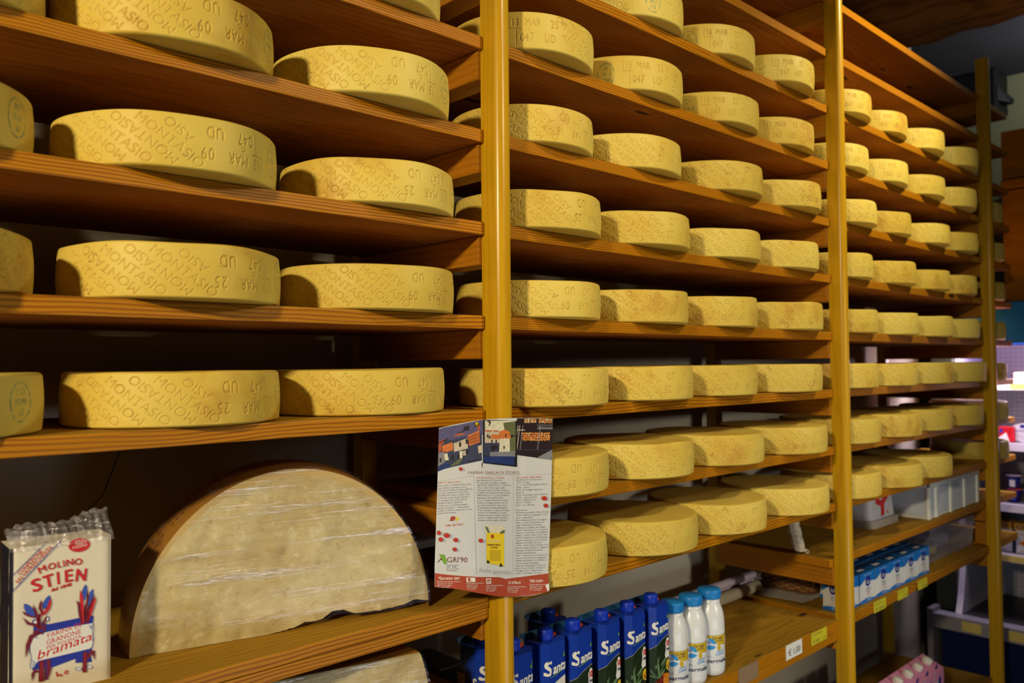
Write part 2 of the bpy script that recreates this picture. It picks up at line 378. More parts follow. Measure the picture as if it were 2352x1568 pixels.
for i in range(12):
    n = {0: 'empty', 1: 'empty', 9: 'three wheels on it', 10: 'white tub and crate on it', 11: 'milk cartons on it'}.get(i, 'four wheels on it')
    board(2.45 if i == 10 else R0, R1, LEV[i], f'pine board, {ORD[i]}{"" if i == 0 else " from the top"} in the right bay, {n}', .033 if i == 11 else TH, .0045 if i == 10 else -.006)
board(R0, R1, -1.361, 'low board near the floor under the pink milk cartons', TH, group=None)
E0, E1 = X0+2*BAY+PW+.001, 4.335
for i in range(12):
    n = 'empty' if i in (0, 1, 2, 10, 11) else 'one wheel on it'
    board(E0, E1, LEV[i], f'short board stub beyond the farthest post, {ORD[i]}{"" if i == 0 else " from the top"}, {n}', .033 if i == 11 else TH)

# ------------------------------------------------------------------ stamped cheese wheels
CR, CH = .1585, .0785
NS, NZ = 1500, 108
def raster(mask, v, f, s0, t0, rot, sx, sy):
    """draw triangles of glyph (v,f) into mask[NZ,NS]; s along the rim, t up"""
    c, sn = math.cos(rot), math.sin(rot); q = v*np.array([sx, sy])
    P = np.stack([s0+c*q[:, 0]-sn*q[:, 1], t0+sn*q[:, 0]+c*q[:, 1]], 1)
    ds, dz = 2*math.pi*CR/NS, CH/(NZ-1)
    P = np.stack([P[:, 0]/ds+NS/2, P[:, 1]/dz], 1)
    for face in f:
        for k in range(1, len(face)-1):
            a, b_, c_ = P[face[0]], P[face[k]], P[face[k+1]]
            x0, x1 = int(math.floor(min(a[0], b_[0], c_[0]))), int(math.ceil(max(a[0], b_[0], c_[0])))
            y0, y1 = max(0, int(math.floor(min(a[1], b_[1], c_[1])))), min(NZ-1, int(math.ceil(max(a[1], b_[1], c_[1]))))
            if y1 < y0: continue
            X, Y = np.meshgrid(np.arange(x0, x1+1), np.arange(y0, y1+1))
            d1 = (b_[0]-a[0])*(Y-a[1])-(b_[1]-a[1])*(X-a[0]); d2 = (c_[0]-b_[0])*(Y-b_[1])-(c_[1]-b_[1])*(X-b_[0]); d3 = (a[0]-c_[0])*(Y-c_[1])-(a[1]-c_[1])*(X-c_[0])
            ins = ((d1 >= -.3) & (d2 >= -.3) & (d3 >= -.3)) | ((d1 <= .3) & (d2 <= .3) & (d3 <= .3))
            mask[Y[ins], X[ins] % NS] = 1
def rtext(mask, t, s, tt, size, rot=0., xs=1., bold=0., align='C', space=1.):
    v, f, wd = glyph(t, bold, 0., 3, space); a = {'C': -.5, 'L': 0, 'R': -1}[align]*wd
    raster(mask, v+np.array([a, -.36]), f, s, tt, rot, size*xs, size)
def rline(mask, s0, t0, s1, t1, wd=.0012):
    L = math.hypot(s1-s0, t1-t0); a = math.atan2(t1-t0, s1-s0)
    raster(mask, np.array([(0, -wd/2), (L, -wd/2), (L, wd/2), (0, wd/2)]), [(0, 1, 2, 3)], s0, t0, a, 1, 1)
def blur(m, k=1):
    for _ in range(k):
        m = (np.roll(m, 1, 1)+2*m+np.roll(m, -1, 1))/4
        p = np.pad(m, ((1, 1), (0, 0)), 'edge'); m = (p[:-2]+2*p[1:-1]+p[2:])/4
    return m
def cheese_mesh(name, date, flipped=True):
    st = np.zeros((NZ, NS)); ink = np.zeros((NZ, NS))
    ang = -math.radians(39); h = CH
    P = math.pi
    # built as seen on the shelf when the wheel lies upside down
    rtext(st, '047', .030, .056, .0270, P, .62, -.004, space=1.15); rtext(st, 'UD', -.018, .056, .0270, P, .62, -.004, space=1.15)
    rtext(st, 'MAR', .018, .0225, .0250, P, .62, -.004, space=1.1); rtext(st, '13', .054, .0225, .0250, P, .60, -.006, space=1.1)
    rtext(st, date, -.0285, .0225, .0262, P, .68, -.002, space=1.15)
    rline(st, .051, .038, .051, .072); rline(st, .042, .037, .066, .037, .0009); rline(st, .066, .010, .066, .037, .0009)
    rtext(st, 'C', .026, .040, .010, P, 1, -.01)
    rtext(st, 'ASIO', -.0665, .054, .0208, ang+P, 1.0, -.02, space=1.02)
    s = -.078; step = .0335; k = 0
    while s > -.50+.15:
        rtext(st, 'MONTASIO', s, .0385, .0213, ang+(P if k % 2 else 0.), .98, -.02, space=1.02)
        s -= step; k += 1
    rline(st, s+.006, .006, s+.006, h-.006)
    # truncated words on the other side of the blank field, and green oval stamp
    for j in range(9): rtext(st, 'MONTASIO', .150+.060+step*j, .0385, .0213, ang+(P if j % 2 else 0.), .98, -.02, space=1.02)
    rline(st, .158, .006, .158, h-.006)
    cx, cy = .104, .043
    pr = [(cx+.019*math.cos(t), cy+.027*math.sin(t)) for t in np.linspace(0, 2*P, 40)]
    for (a0, b0), (a1, b1) in zip(pr, pr[1:]): rline(ink, a0, b0, a1, b1, .0017)
    rtext(ink, 'IT', cx, cy-.014, .013, P, .9); rtext(ink, '08 21', cx, cy, .012, P, .8); rtext(ink, 'CEE', cx, cy+.014, .012, P, .8)
    if not flipped:
        st = st[::-1, ::-1].copy(); ink = ink[::-1, ::-1].copy()
    stb = blur(st, 1); inkb = blur(ink, 1)
    # hand-made irregularity of the rim
    th = np.linspace(0, 2*P, NS, endpoint=False); rnd = np.random.RandomState(len(name)+int(date))
    wob = sum(rnd.uniform(-.0011, .0011)*np.cos(m*th+rnd.uniform(0, 6)) for m in (2, 3, 4, 5, 7))
    zz = np.linspace(0, 1, NZ); barrel = .0022*np.sin(zz*P)
    fil = .0045
    prof_b = [(.0, .0), (CR*.55, .0), (CR-.012, .0), (CR-.0052, .0003), (CR-.0018, .0016)]
    rows_r = []; rows_z = []; rows_s = []
    for r, z in prof_b: rows_r.append(np.full(NS, r)+wob*(r/CR)); rows_z.append(np.full(NS, z)); rows_s.append(None)
    zs = np.linspace(.0035, h-.0035, NZ)
    lean = rnd.uniform(-.0015, .0015)
    for i in range(NZ):
        rows_r.append(CR+wob+barrel[i]+lean*(zz[i]-.5)-.0013*stb[i]); rows_z.append(np.full(NS, zs[i])); rows_s.append(i)
    topw = sum(rnd.uniform(-.0009, .0009)*np.cos(m*th+rnd.uniform(0, 6)) for m in (1, 2, 3, 6))
    for r, z in [(CR-.0018, h-.0016), (CR-.0052, h-.0003), (CR-.012, h), (CR*.55, h), (.0, h)]:
        rows_r.append(np.full(NS, r)+wob*(r/CR)); rows_z.append(np.full(NS, z)+topw*(r/CR)); rows_s.append(None)
    R, ZZ = np.array(rows_r), np.array(rows_z); nr = len(R)
    co = np.stack([R*np.sin(th-P), -R*np.cos(th-P), ZZ], 2).reshape(-1, 3)
    i, j = np.meshgrid(np.arange(nr-1), np.arange(NS), indexing='ij'); j2 = (j+1) % NS
    F = np.stack([i*NS+j, i*NS+j2, (i+1)*NS+j2, (i+1)*NS+j], 2).reshape(-1, 4)
    me = bpy.data.meshes.new(name); me.vertices.add(len(co)); me.vertices.foreach_set('co', co.ravel().astype('f'))
    me.loops.add(F.size); me.loops.foreach_set('vertex_index', F.ravel().astype('i')); me.polygons.add(len(F))
    me.polygons.foreach_set('loop_start', np.arange(0, F.size, 4).astype('i')); me.polygons.foreach_set('use_smooth', np.ones(len(F), bool))
    me.update(calc_edges=True); me.validate()
    A = np.zeros((nr, NS), 'f'); B = np.zeros((nr, NS), 'f')
    for k2, s_ in enumerate(rows_s):
        if s_ is not None: A[k2] = stb[s_]; B[k2] = inkb[s_]
    for nm, arr in (('stamp', A), ('ink', B)):
        a = me.attributes.new(nm, 'FLOAT', 'POINT'); a.data.foreach_set('value', arr.ravel())
    me.materials.append(M_CHEESE); return me
CM = {('09', 1): cheese_mesh('wheel09', '09'), ('25', 1): cheese_mesh('wheel25', '25'), ('18', 1): cheese_mesh('wheel18', '18'),
      ('02', 1): cheese_mesh('wheel02', '02'), ('25', 0): cheese_mesh('wheel25u', '25', False)}
def wheel(x, z, y, key, rot, label, group, sc=1.):
    o = bpy.data.objects.new('cheese', CM[key]); COL.objects.link(o); o.location = (x, y, Z(z)+.0006)
    o.rotation_euler = (0, 0, math.radians(rot)); o.scale = (sc, sc, 1.+random.uniform(-.02, .03)); return tag(o, label, 'cheese', group)
POSN = {'L': ['at the photo edge', 'in the middle', 'beside the post'], 'M': ['leftmost, half behind the post', 'second from the left', 'third from the left', 'rightmost'],
        'R': ['leftmost, beside the post', 'second from the left', 'third from the left', 'rightmost'], 'E': ['alone']}
BN = {'L': 'left bay', 'M': 'middle bay', 'R': 'right bay', 'E': 'stub shelves past the last post'}
ROWS = [  # bay, level, xs, date keys
 ('L', 3, [.812], ['09'], 0), ('L', 4, [.141, .468, .820], ['18', '09', '09'], 0), ('L', 5, [.126, .473, .842], ['09', '09', '25'], 0),
 ('L', 6, [.127, .483, .840], ['25', '25', '09'], 0), ('L', 7, [.145, .495, .839], ['09', '25', '09'], 0),
 ('M', 2, [1.586, 1.931, 2.252], ['u', 'u', 'u'], 0), ('M', 3, [1.230, 1.576, 1.939, 2.265], ['u', 'u', 'u', 'u'], 0),
 ('M', 4, [1.245, 1.571, 1.944, 2.279], ['18', '02', '18', '25'], 0), ('M', 5, [1.248, 1.582, 1.929, 2.274], ['25', '25', '25', '25'], 0),
 ('M', 6, [1.250, 1.579, 1.916, 2.275], ['09', '09', '09', '25'], 0), ('M', 7, [1.242, 1.580, 1.900, 2.240], ['18', '25', '18', '18'], 1),
 ('M', 8, [1.238, 1.577, 1.906, 2.266], ['09', '25', '18', '18'], 1), ('M', 9, [1.232, 1.589, 1.912, 2.275], ['25', '18', '09', '18'], 1),
 ('R', 2, [2.676, 2.998, 3.342, 3.741], ['u', 'u', 'u', 'u'], 0), ('R', 3, [2.660, 2.987, 3.330, 3.684], ['u', 'u', 'u', 'u'], 0),
 ('R', 4, [2.685, 3.008, 3.375, 3.698], ['25', '25', '18', '09'], 0), ('R', 5, [2.670, 3.011, 3.363, 3.690], ['25', '25', '09', '18'], 0),
 ('R', 6, [2.681, 3.012, 3.370, 3.709], ['09', '09', '25', '25'], 0), ('R', 7, [2.664, 2.990, 3.330, 3.707], ['25', '18', '25', '09'], 1),
 ('R', 8, [2.664, 2.999, 3.346, 3.693], ['09', '25', '25', '18'], 1), ('R', 9, [2.665, 2.996, 3.330], ['25', '09', '18'], 1),
 ('E', 3, [4.095], ['u'], 0), ('E', 4, [4.09], ['09'], 0), ('E', 5, [4.09], ['25'], 0), ('E', 6, [4.09], ['25'], 0), ('E', 7, [4.09], ['18'], 1), ('E', 8, [4.10], ['09'], 1), ('E', 9, [4.085], ['25'], 1)]
FIRST = {'L': 3, 'M': 0, 'R': 0, 'E': 0}
SPECIAL = {('L', 4, 0): -60, ('L', 6, 0): 95, ('L', 5, 0): 12, ('L', 7, 0): 6, ('L', 7, 1): 14, ('M', 2, 0): 18, ('M', 3, 0): -28, ('M', 3, 1): -22, ('M', 2, 2): -24}
for bay, lv, xs, keys, low in ROWS:
    for k, (x, ky) in enumerate(zip(xs, keys)):
        key = ('25', 0) if ky == 'u' else (ky, 1)
        base = 8 if bay == 'L' else 2
        rot = SPECIAL.get((bay, lv, k), (random.uniform(-34, -18) if ky == 'u' else base+random.uniform(-9, 9)))
        if bay == 'L' and k == 2: rot -= 6
        y = (.100 if low else .110)+random.uniform(-.008, .008)
        if low and bay == 'M' and k < 2: y = .082+.012*k
        if bay == 'L' and lv == 7: y = .125+.01*k
        n = ORD[lv-FIRST[bay]]
        if bay == 'E': lab = f'cheese wheel alone on the {n} stub board past the last post'
        else: lab = f'yellow cheese wheel {POSN[bay][k if len(xs) > 1 and not (bay == "M" and lv == 2) else (2 if bay == "L" else k+1)]} on the {n} board of the {BN[bay]}'
        if ky == 'u': lab = lab.replace('yellow cheese wheel', 'upright-lettered cheese wheel').replace('cheese wheel alone', 'cheese wheel alone')
        near = min([abs(x-q) for q in xs if q != x] or [1])
        if bay == 'E': x, y = 4.112, .125
        wheel(x, LEV[lv], y, key, rot, lab, f'cheese wheels in the {BN[bay]}', .985 if near < .33 else 1.)
#==PART2==
# ------------------------------------------------------------------ printed colours
RED = mat('print_red', rgb(206, 34, 40), .6); BLUE = mat('print_blue', rgb(34, 52, 168), .6); WHITE = mat('print_white', rgb(236, 234, 228), .55)
MAROON = mat('print_maroon', rgb(120, 22, 48), .6); COB = mat('print_cob', rgb(58, 84, 190), .6); HATCH = mat('print_hatch', rgb(150, 166, 214), .6)
GREY = mat('print_grey', rgb(96, 98, 112), .6); LGREY = mat('print_lightgrey', rgb(176, 180, 190), .6); BLACK = mat('print_black', rgb(22, 22, 26), .6)
ORANGE = mat('print_orange', rgb(206, 104, 52), .6); RUST = mat('print_rust', rgb(176, 72, 44), .45); BROWNT = mat('print_brown', rgb(128, 66, 52), .6)
YEL = mat('print_yellow', rgb(236, 206, 30), .55); YEL2 = mat('print_yellow_deep', rgb(206, 172, 24), .55); LEAF = mat('print_leaf', rgb(120, 174, 40), .55)
NAVY = mat('print_navy', rgb(18, 30, 92), .45); SKYB = mat('print_sky', rgb(52, 148, 220), .5)

# ------------------------------------------------------------------ flour bag
PAPER = mat('flour_paper', rgb(232, 222, 200), .5, bump=.25, bscale=45)
PAPER_SIDE = mat('flour_side_print', rgb(30, 28, 44), .5, bump=.2, bscale=45)
FILM = bpy.data.materials.new('clear_film'); FILM.use_nodes = True
T = NT(FILM); out = FILM.node_tree.nodes['Material Output']; FILM.node_tree.nodes.remove(FILM.node_tree.nodes['Principled BSDF'])
def film_shader(T, out, scale_v, base, ridge, tint, haze=0.):
    tc = T.n('TexCoord'); q = T.vm('MULTIPLY', tc.outputs['Object'], scale_v)
    nz = T.noise(q, 1., 4, .6)
    tr = T.n('BsdfTransparent'); gl = T.n('BsdfGlossy'); gl.inputs['Roughness'].default_value = .12; gl.inputs['Color'].default_value = tint
    df = T.n('BsdfDiffuse'); df.inputs['Color'].default_value = tint
    bp = T.n('Bump'); bp.inputs['Strength'].default_value = .9; bp.inputs['Distance'].default_value = .004; T.put(bp.inputs['Height'], nz); T.put(gl.inputs['Normal'], bp.outputs[0])
    m0 = T.n('MixShader'); T.put(m0.inputs[0], haze); T.put(m0.inputs[1], gl.outputs[0]); T.put(m0.inputs[2], df.outputs[0])
    mx = T.n('MixShader'); T.put(mx.inputs[0], T.math('ADD', T.math('MULTIPLY', T.ramp(nz, .5, .72), ridge), base)); T.put(mx.inputs[1], tr.outputs[0]); T.put(mx.inputs[2], m0.outputs[0])
    T.put(out.inputs['Surface'], mx.outputs[0])
film_shader(T, out, (60, 60, 240), .16, .5, (.95, .93, 1, 1), .45)
FLO = Vector((.2565, .066, Z(-.4318)))
bag = empty('flour_bag', FLO, 'white paper flour bag with red lettering and clear gathered top', 'flour', rz=math.radians(-2.5))
BW, BD, BH = .1235, .066, .1975
b = MB(); nx, ny = 26, 40
from mathutils import noise as mn
def wr(x, y, s): return .0006*mn.noise(Vector((x*26, y*20, s)))+.0003*mn.noise(Vector((x*70, y*55, s+3)))
def bagpt(side, a, h):
    e = .004*(1-min(1, min(a, 1-a)*14))**2          # rounded vertical edges
    if side == 0: return (a*BW, e+wr(a*BW, h*BH, 1), h*BH)
    if side == 1: return (BW-e+wr(a*BD, h*BH, 9), a*BD, h*BH)
    if side == 2: return (BW*(1-a), BD-e, h*BH)
    return (e+wr(a*BD, h*BH, 5), BD*(1-a), h*BH)
for side in range(4):
    vs = [bagpt(side, i/nx, j/ny) for j in range(ny+1) for i in range(nx+1)]
    b.add(vs, [(j*(nx+1)+i, j*(nx+1)+i+1, (j+1)*(nx+1)+i+1, (j+1)*(nx+1)+i) for j in range(ny) for i in range(nx)], PAPER_SIDE if side == 3 else PAPER, True)
b.add([(0, 0, 0), (BW, 0, 0), (BW, BD, 0), (0, BD, 0)], [(3, 2, 1, 0)], PAPER)
vs = [(0, 0, BH), (BW, 0, BH), (BW, BD, BH), (0, BD, BH), (BW/2, BD/2, BH+.004)]
b.add(vs, [(0, 1, 4), (1, 2, 4), (2, 3, 4), (3, 0, 4)], PAPER, True)
SB = plane((0, -.0009, 0), (1, 0, 0), (0, 0, 1))
def B(px, py):
    f = (px-100)/865; top = 375-45*f; H = 1360-180*f
    return (.002+f*(BW-.004), BH*(1-(py-top)/H)-.001)
def S_bag(px, py, off=0.):
    x, y = B(px, py); return SB(x, y, off)
P_ = lambda pts, m, off=.0002: b.poly(S_bag, pts, m, off)
def TX(t, x, y, size, m, rot=0., **k):
    lx, ly = B(x, y); b.text(SB, t, lx, ly, size, m, .0003, rot=rot, **k)
def stroke(pts, wd, m, off=.0003):
    for (x0, y0), (x1, y1) in zip(pts, pts[1:]):
        L = math.hypot(x1-x0, y1-y0) or 1; nx_, ny_ = -(y1-y0)/L*wd/2, (x1-x0)/L*wd/2
        b.poly(S_bag, [(x0+nx_, y0+ny_), (x1+nx_, y1+ny_), (x1-nx_, y1-ny_), (x0-nx_, y0-ny_)], m, off)
stroke([(106, 608), (372, 350)], 6, BLUE); stroke([(108, 750), (512, 337)], 7, BLUE)
TX('CONFEZIONE', 168, 606, .0066, RED, rot=math.radians(44.5), width=.0375, bold=.008); TX('SALVAFRESCHEZZA', 152, 680, .0068, RED, rot=math.radians(45), width=.058, bold=.008)
st = [(680+(1 if k % 2 else .84)*106*math.cos(2*math.pi*k/44), 381+(1 if k % 2 else .82)*63*math.sin(2*math.pi*k/44)) for k in range(44)]
P_(st, RED)
TX('SOLO', 640, 362, .0048, WHITE, rot=.1, width=.011); TX('MAIS', 650, 386, .0048, WHITE, rot=.1, width=.010); TX('ITALIANO', 618, 412, .0048, WHITE, rot=.1, width=.0185)
for ch, x, y, r_ in zip('MOLINO', (330, 409, 489, 537, 562, 634), (608, 582, 565, 558, 554, 551), (.34, .2, .12, .08, .05, -.02)):
    TX(ch, x, y, .0125, RED, rot=r_, bold=.02, width={'I': .0022, 'L': .0052, 'N': .0092}.get(ch, .0103))
for ch, x, y, r_, wd in zip('STIEN', (278, 378, 484, 548, 640), (768, 735, 706, 694, 688), (.26, .18, .08, .04, -.1), (.0135, .0135, .0042, .0115, .0145)):
    TX(ch, x, y, .0235, RED, rot=r_, bold=.028, width=wd)
TX('dal 1848', 434, 768, .0066, RED, rot=.14, width=.0255, bold=.03)
# maize cobs with husks and the blue banner
def cob(x, y, L, wd, ang, m=COB):
    c, s_ = math.cos(ang), math.sin(ang)
    pts = []
    for k in range(17):
        t = k/16; r = wd*math.sin(math.pi*min(1, t*1.02+.0))**.6*(1 if t < .5 else 1); pts.append((t*L, r))
    full = pts+[(a, -r) for a, r in pts[::-1]]
    P_([(x+c*a+s_*r, y-s_*a+c*r) for a, r in full], m, .0006)
def husk(pts, wd, m=MAROON, off=.0009):
    n = len(pts)-1; L, R = [], []
    for k, (x, y) in enumerate(pts):
        x2, y2 = pts[min(k+1, n)]; x1, y1 = pts[max(k-1, 0)]; l = math.hypot(x2-x1, y2-y1) or 1
        r = wd*math.sin(math.pi*(.12+.88*k/n))**.7 if k < n else 0
        L.append((x-(y2-y1)/l*r, y+(x2-x1)/l*r)); R.append((x+(y2-y1)/l*r, y-(x2-x1)/l*r))
    for k in range(n): b.poly(S_bag, [L[k], L[k+1], R[k+1], R[k]], m, off)
P_([(285, 1030), (410, 1050), (700, 998), (812, 982), (806, 1045), (600, 1078), (385, 1118), (290, 1150)], BLUE)
P_([(262, 1160), (390, 1118), (600, 1078), (806, 1045), (815, 1110), (798, 1160), (808, 1230), (780, 1260), (560, 1312), (330, 1365), (268, 1440), (262, 1300)], WHITE, .0004)
P_([(330, 1362), (560, 1312), (800, 1256), (790, 1320), (800, 1372), (652, 1382), (655, 1345), (440, 1425), (335, 1440), (276, 1440)], BLUE)
stroke([(806, 1045), (802, 1130), (815, 1180), (800, 1255)], 5, BLUE, .0006); stroke([(262, 1165), (258, 1270), (272, 1330), (262, 1420), (290, 1445)], 5, BLUE, .0006)
for k in range(6):
    stroke([(272+k*7, 1170-k*2), (300+k*6, 1140+k*6)], 3, HATCH, .0006); stroke([(770+k*5, 1058+k*2), (790+k*2, 1100-k*4)], 3, HATCH, .0006); stroke([(275, 1350+k*12), (310-k*3, 1385+k*8)], 4, HATCH, .0007)
b.ell(S_bag, 680, 1432, 28, 16, HATCH, .0005); b.ell(S_bag, 780, 1412, 25, 18, HATCH, .0005); b.ell(S_bag, 682, 1432, 20, 10, WHITE, .0007); b.ell(S_bag, 782, 1412, 17, 12, WHITE, .0007)
b.ell(S_bag, 298, 1025, 22, 24, BLUE, .0005); b.ell(S_bag, 300, 1027, 14, 16, WHITE, .0007); b.ell(S_bag, 404, 1000, 13, 26, BLUE, .0005); b.ell(S_bag, 404, 1000, 8, 20, WHITE, .0007)
cob(290, 985, 150, 30, math.radians(123)); cob(370, 915, 130, 24, math.radians(66)); cob(715, 860, 145, 22, math.radians(80)); cob(758, 905, 155, 20, math.radians(72))
husk([(330, 1075), (325, 1000), (300, 930), (278, 862)], 13); husk([(345, 1090), (300, 1050), (240, 1035), (192, 975)], 14); husk([(300, 985), (240, 965), (210, 945), (190, 925)], 10)
husk([(360, 960), (340, 905), (345, 870), (352, 828)], 13); husk([(372, 965), (410, 910), (425, 860), (432, 815)], 15, RED); husk([(325, 1090), (320, 1010), (350, 960), (380, 905)], 10, RED)
husk([(380, 1110), (340, 1050), (330, 990), (345, 950)], 15); husk([(385, 1100), (375, 1030), (392, 985), (410, 985)], 9); husk([(370, 1130), (320, 1110), (290, 1115), (285, 1130)], 14)
husk([(340, 1120), (270, 1150), (240, 1230), (222, 1340)], 20); husk([(705, 1050), (690, 960), (680, 890), (655, 848)], 15); husk([(715, 1050), (705, 900), (700, 820), (690, 758)], 17, RED)
husk([(735, 1050), (740, 930), (760, 830), (764, 760)], 10); husk([(755, 1040), (790, 930), (812, 870), (838, 828)], 17, RED); husk([(765, 1030), (770, 940), (800, 850), (826, 800)], 12); husk([(760, 1045), (735, 1010), (745, 950), (755, 920)], 14)
P_([(335, 1368), (378, 1360), (376, 1540), (332, 1548)], MAROON, .0009); P_([(392, 1358), (435, 1352), (425, 1440), (405, 1530), (386, 1530)], MAROON, .001); stroke([(356, 1370), (352, 1540)], 5, RED, .0012); stroke([(404, 1365), (400, 1520)], 5, BLUE, .0012)
P_([(718, 1292), (756, 1284), (750, 1458), (716, 1460)], MAROON, .0009); stroke([(736, 1300), (733, 1450)], 5, RED, .0012)
husk([(340, 1460), (300, 1450), (285, 1480), (278, 1545)], 15); husk([(755, 1350), (790, 1290), (812, 1280), (828, 1360)], 18); husk([(420, 1370), (432, 1430), (420, 1470), (405, 1530)], 10)
TX('FARINA DI', 405, 1170, .0092, RED, rot=.155, width=.0415, bold=.012); TX('GRANONE', 396, 1230, .0094, RED, rot=.155, width=.043, bold=.012); TX('PER POLENTA', 400, 1270, .0068, RED, rot=.155, width=.043, bold=.0115)
TX('bramata', 312, 1360, .0165, RED, rot=.17, width=.069, bold=.03, shear=.3)
TX('1', 475, 1506, .0095, RED, rot=.15, bold=.02); TX('kg', 503, 1500, .0048, RED, rot=.15, bold=.03); TX('e', 553, 1488, .0125, RED, rot=.15, bold=0)
b.build('paper_body', bag)
# gathered clear top
b = MB(); n, k = 64, 7
vs = []
for j in range(k):
    t = j/(k-1)
    for i in range(n+1):
        a = i/n; ridge = .024+.014*a+.004*math.sin(a*9)
        z = BH-.004+(ridge)*math.sin(min(1, t*1.25)*math.pi/2)*(1 if t < .8 else 1-(t-.8)*1.2)
        fold = .0026*math.sin(a*75+t*3)*math.sin(math.pi*min(1, t+.15))+.004*mn.noise(Vector((a*7, t*3, 2)))
        vs.append((a*(BW+.002)-.001+.0015*math.sin(t*9+a*20), -.0035+t*BD*.72+fold, z+.0022*math.sin(a*58+1)*t))
b.add(vs, [(j*(n+1)+i, j*(n+1)+i+1, (j+1)*(n+1)+i+1, (j+1)*(n+1)+i) for j in range(k-1) for i in range(n)], FILM, False)
vs = []
for j in range(4):
    for i in range(13):
        a = i/12; vs.append((-.003+.046*a, -.006+.003*math.sin(a*8)+.010*j/3, BH+.006+.016*j/3+.001*math.sin(a*11)))
b.add(vs, [(j*13+i, j*13+i+1, (j+1)*13+i+1, (j+1)*13+i) for j in range(3) for i in range(12)], FILM, False)
b.build('clear_top', bag)

# ------------------------------------------------------------------ half wheels of hard grating cheese
def paste_mat():
    m = bpy.data.materials.new('grana_paste'); m.use_nodes = True; T = NT(m); p = m.node_tree.nodes['Principled BSDF']
    q = T.n('TexCoord').outputs['Object']; a = T.noise(q, 6., 6, .62); c = T.noise(q, 34., 8, .75); d = T.noise(q, 260., 2)
    col = T.mix(T.ramp(a, .35, .68), rgb(182, 160, 102), rgb(210, 194, 144)); col = T.mix(T.math('MULTIPLY', T.ramp(c, .5, .72), .55), col, rgb(240, 228, 192))
    col = T.mix(T.math('MULTIPLY', T.ramp(c, .46, .32), .6), col, rgb(160, 122, 64)); T.put(p.inputs['Base Color'], col); p.inputs['Roughness'].default_value = .55
    bp = T.n('Bump'); bp.inputs['Strength'].default_value = .5; bp.inputs['Distance'].default_value = .003; T.put(bp.inputs['Height'], T.math('ADD', c, T.math('MULTIPLY', d, .3))); T.put(p.inputs['Normal'], bp.outputs[0]); return m
PASTE = paste_mat()
PASTE_RIM = mat('grana_under_rind', rgb(196, 166, 100), .5, noise=.08, nscale=30)
RIND = mat('grana_rind', rgb(158, 108, 36), .38, noise=.35, nscale=14, coat=.5, bump=.3, bscale=60)
RINDSTAMP = mat('rind_dots', rgb(118, 74, 26), .5)
WRAP = bpy.data.materials.new('cling_wrap'); WRAP.use_nodes = True; T = NT(WRAP); WRAP.node_tree.nodes.remove(WRAP.node_tree.nodes['Principled BSDF'])
film_shader(T, WRAP.node_tree.nodes['Material Output'], (3.2, 20, 85), .025, .22, (1, .90, .97, 1), .16)
def fbm(x, y, s=0.): return mn.noise(Vector((x, y, s)))+.5*mn.noise(Vector((x*2.1, y*2.1, s+5)))+.25*mn.noise(Vector((x*4.3, y*4.3, s+9)))
HL, HH, HT = .487, .2635, .135
hw = empty('half_cheese', (.424, .121, Z(-.4318)), 'cling-wrapped half wheel standing on its broken edge beside the flour bag', 'cheese', rz=math.radians(-13.1))
JAG = [(0, 0), (.06, .001), (.14, .0), (.27, .001), (.40, .0), (.50, .004), (.54, .010), (.60, .009), (.635, .021), (.675, .0215), (.72, .011), (.81, .010), (.90, .012), (.95, .018), (.985, .014), (1, .014)]
def jag(a):
    for (x0, y0), (x1, y1) in zip(JAG, JAG[1:]):
        if x0 <= a <= x1: return y0+(y1-y0)*(a-x0)/(x1-x0)+.0015*mn.noise(Vector((a*60, 3, 1)))*(1 if a > .45 else .3)
    return 0
def dtop(a):
    u = 2*a-1; return max(.002, HH*max(0, 1-abs(u)**2.02)**.5)
NXH, NZH = 150, 70
acol = [.5-.5*math.cos(math.pi*i/NXH) for i in range(NXH+1)]
def hface(yf, rim):
    vs = []
    for a in acol:
        z0, z1 = max(.0005, jag(a)), max(dtop(a), jag(a)+.001)
        for j in range(NZH+1):
            z = z0+(z1-z0)*j/NZH; vs.append((a*HL, yf(a, z, z1), z))
    return vs
def rel(a, z, z1):
    d = min(1., max(0., min((z1-z)/.03, a/.05, (1-a)/.05)))
    return -.0002-.005*d*fbm(a*4.5, z*7, 2)-.0016*d*fbm(a*26, z*52, 7)
b = MB(); vs = hface(rel, 0); F1, F2 = [], []
for i in range(NXH):
    for j in range(NZH):
        f = (i*(NZH+1)+j, (i+1)*(NZH+1)+j, (i+1)*(NZH+1)+j+1, i*(NZH+1)+j+1)
        a, z, z1 = acol[i], vs[f[0]][2], dtop(acol[i]); (F2 if (z1-z < .014+.004*mn.noise(Vector((a*20, 0, 0))) or a < .022 or a > .982) else F1).append(f)
b.add(vs, F1, PASTE, True); o_ = len(b.v); b.add(vs, F2, PASTE_RIM, True)
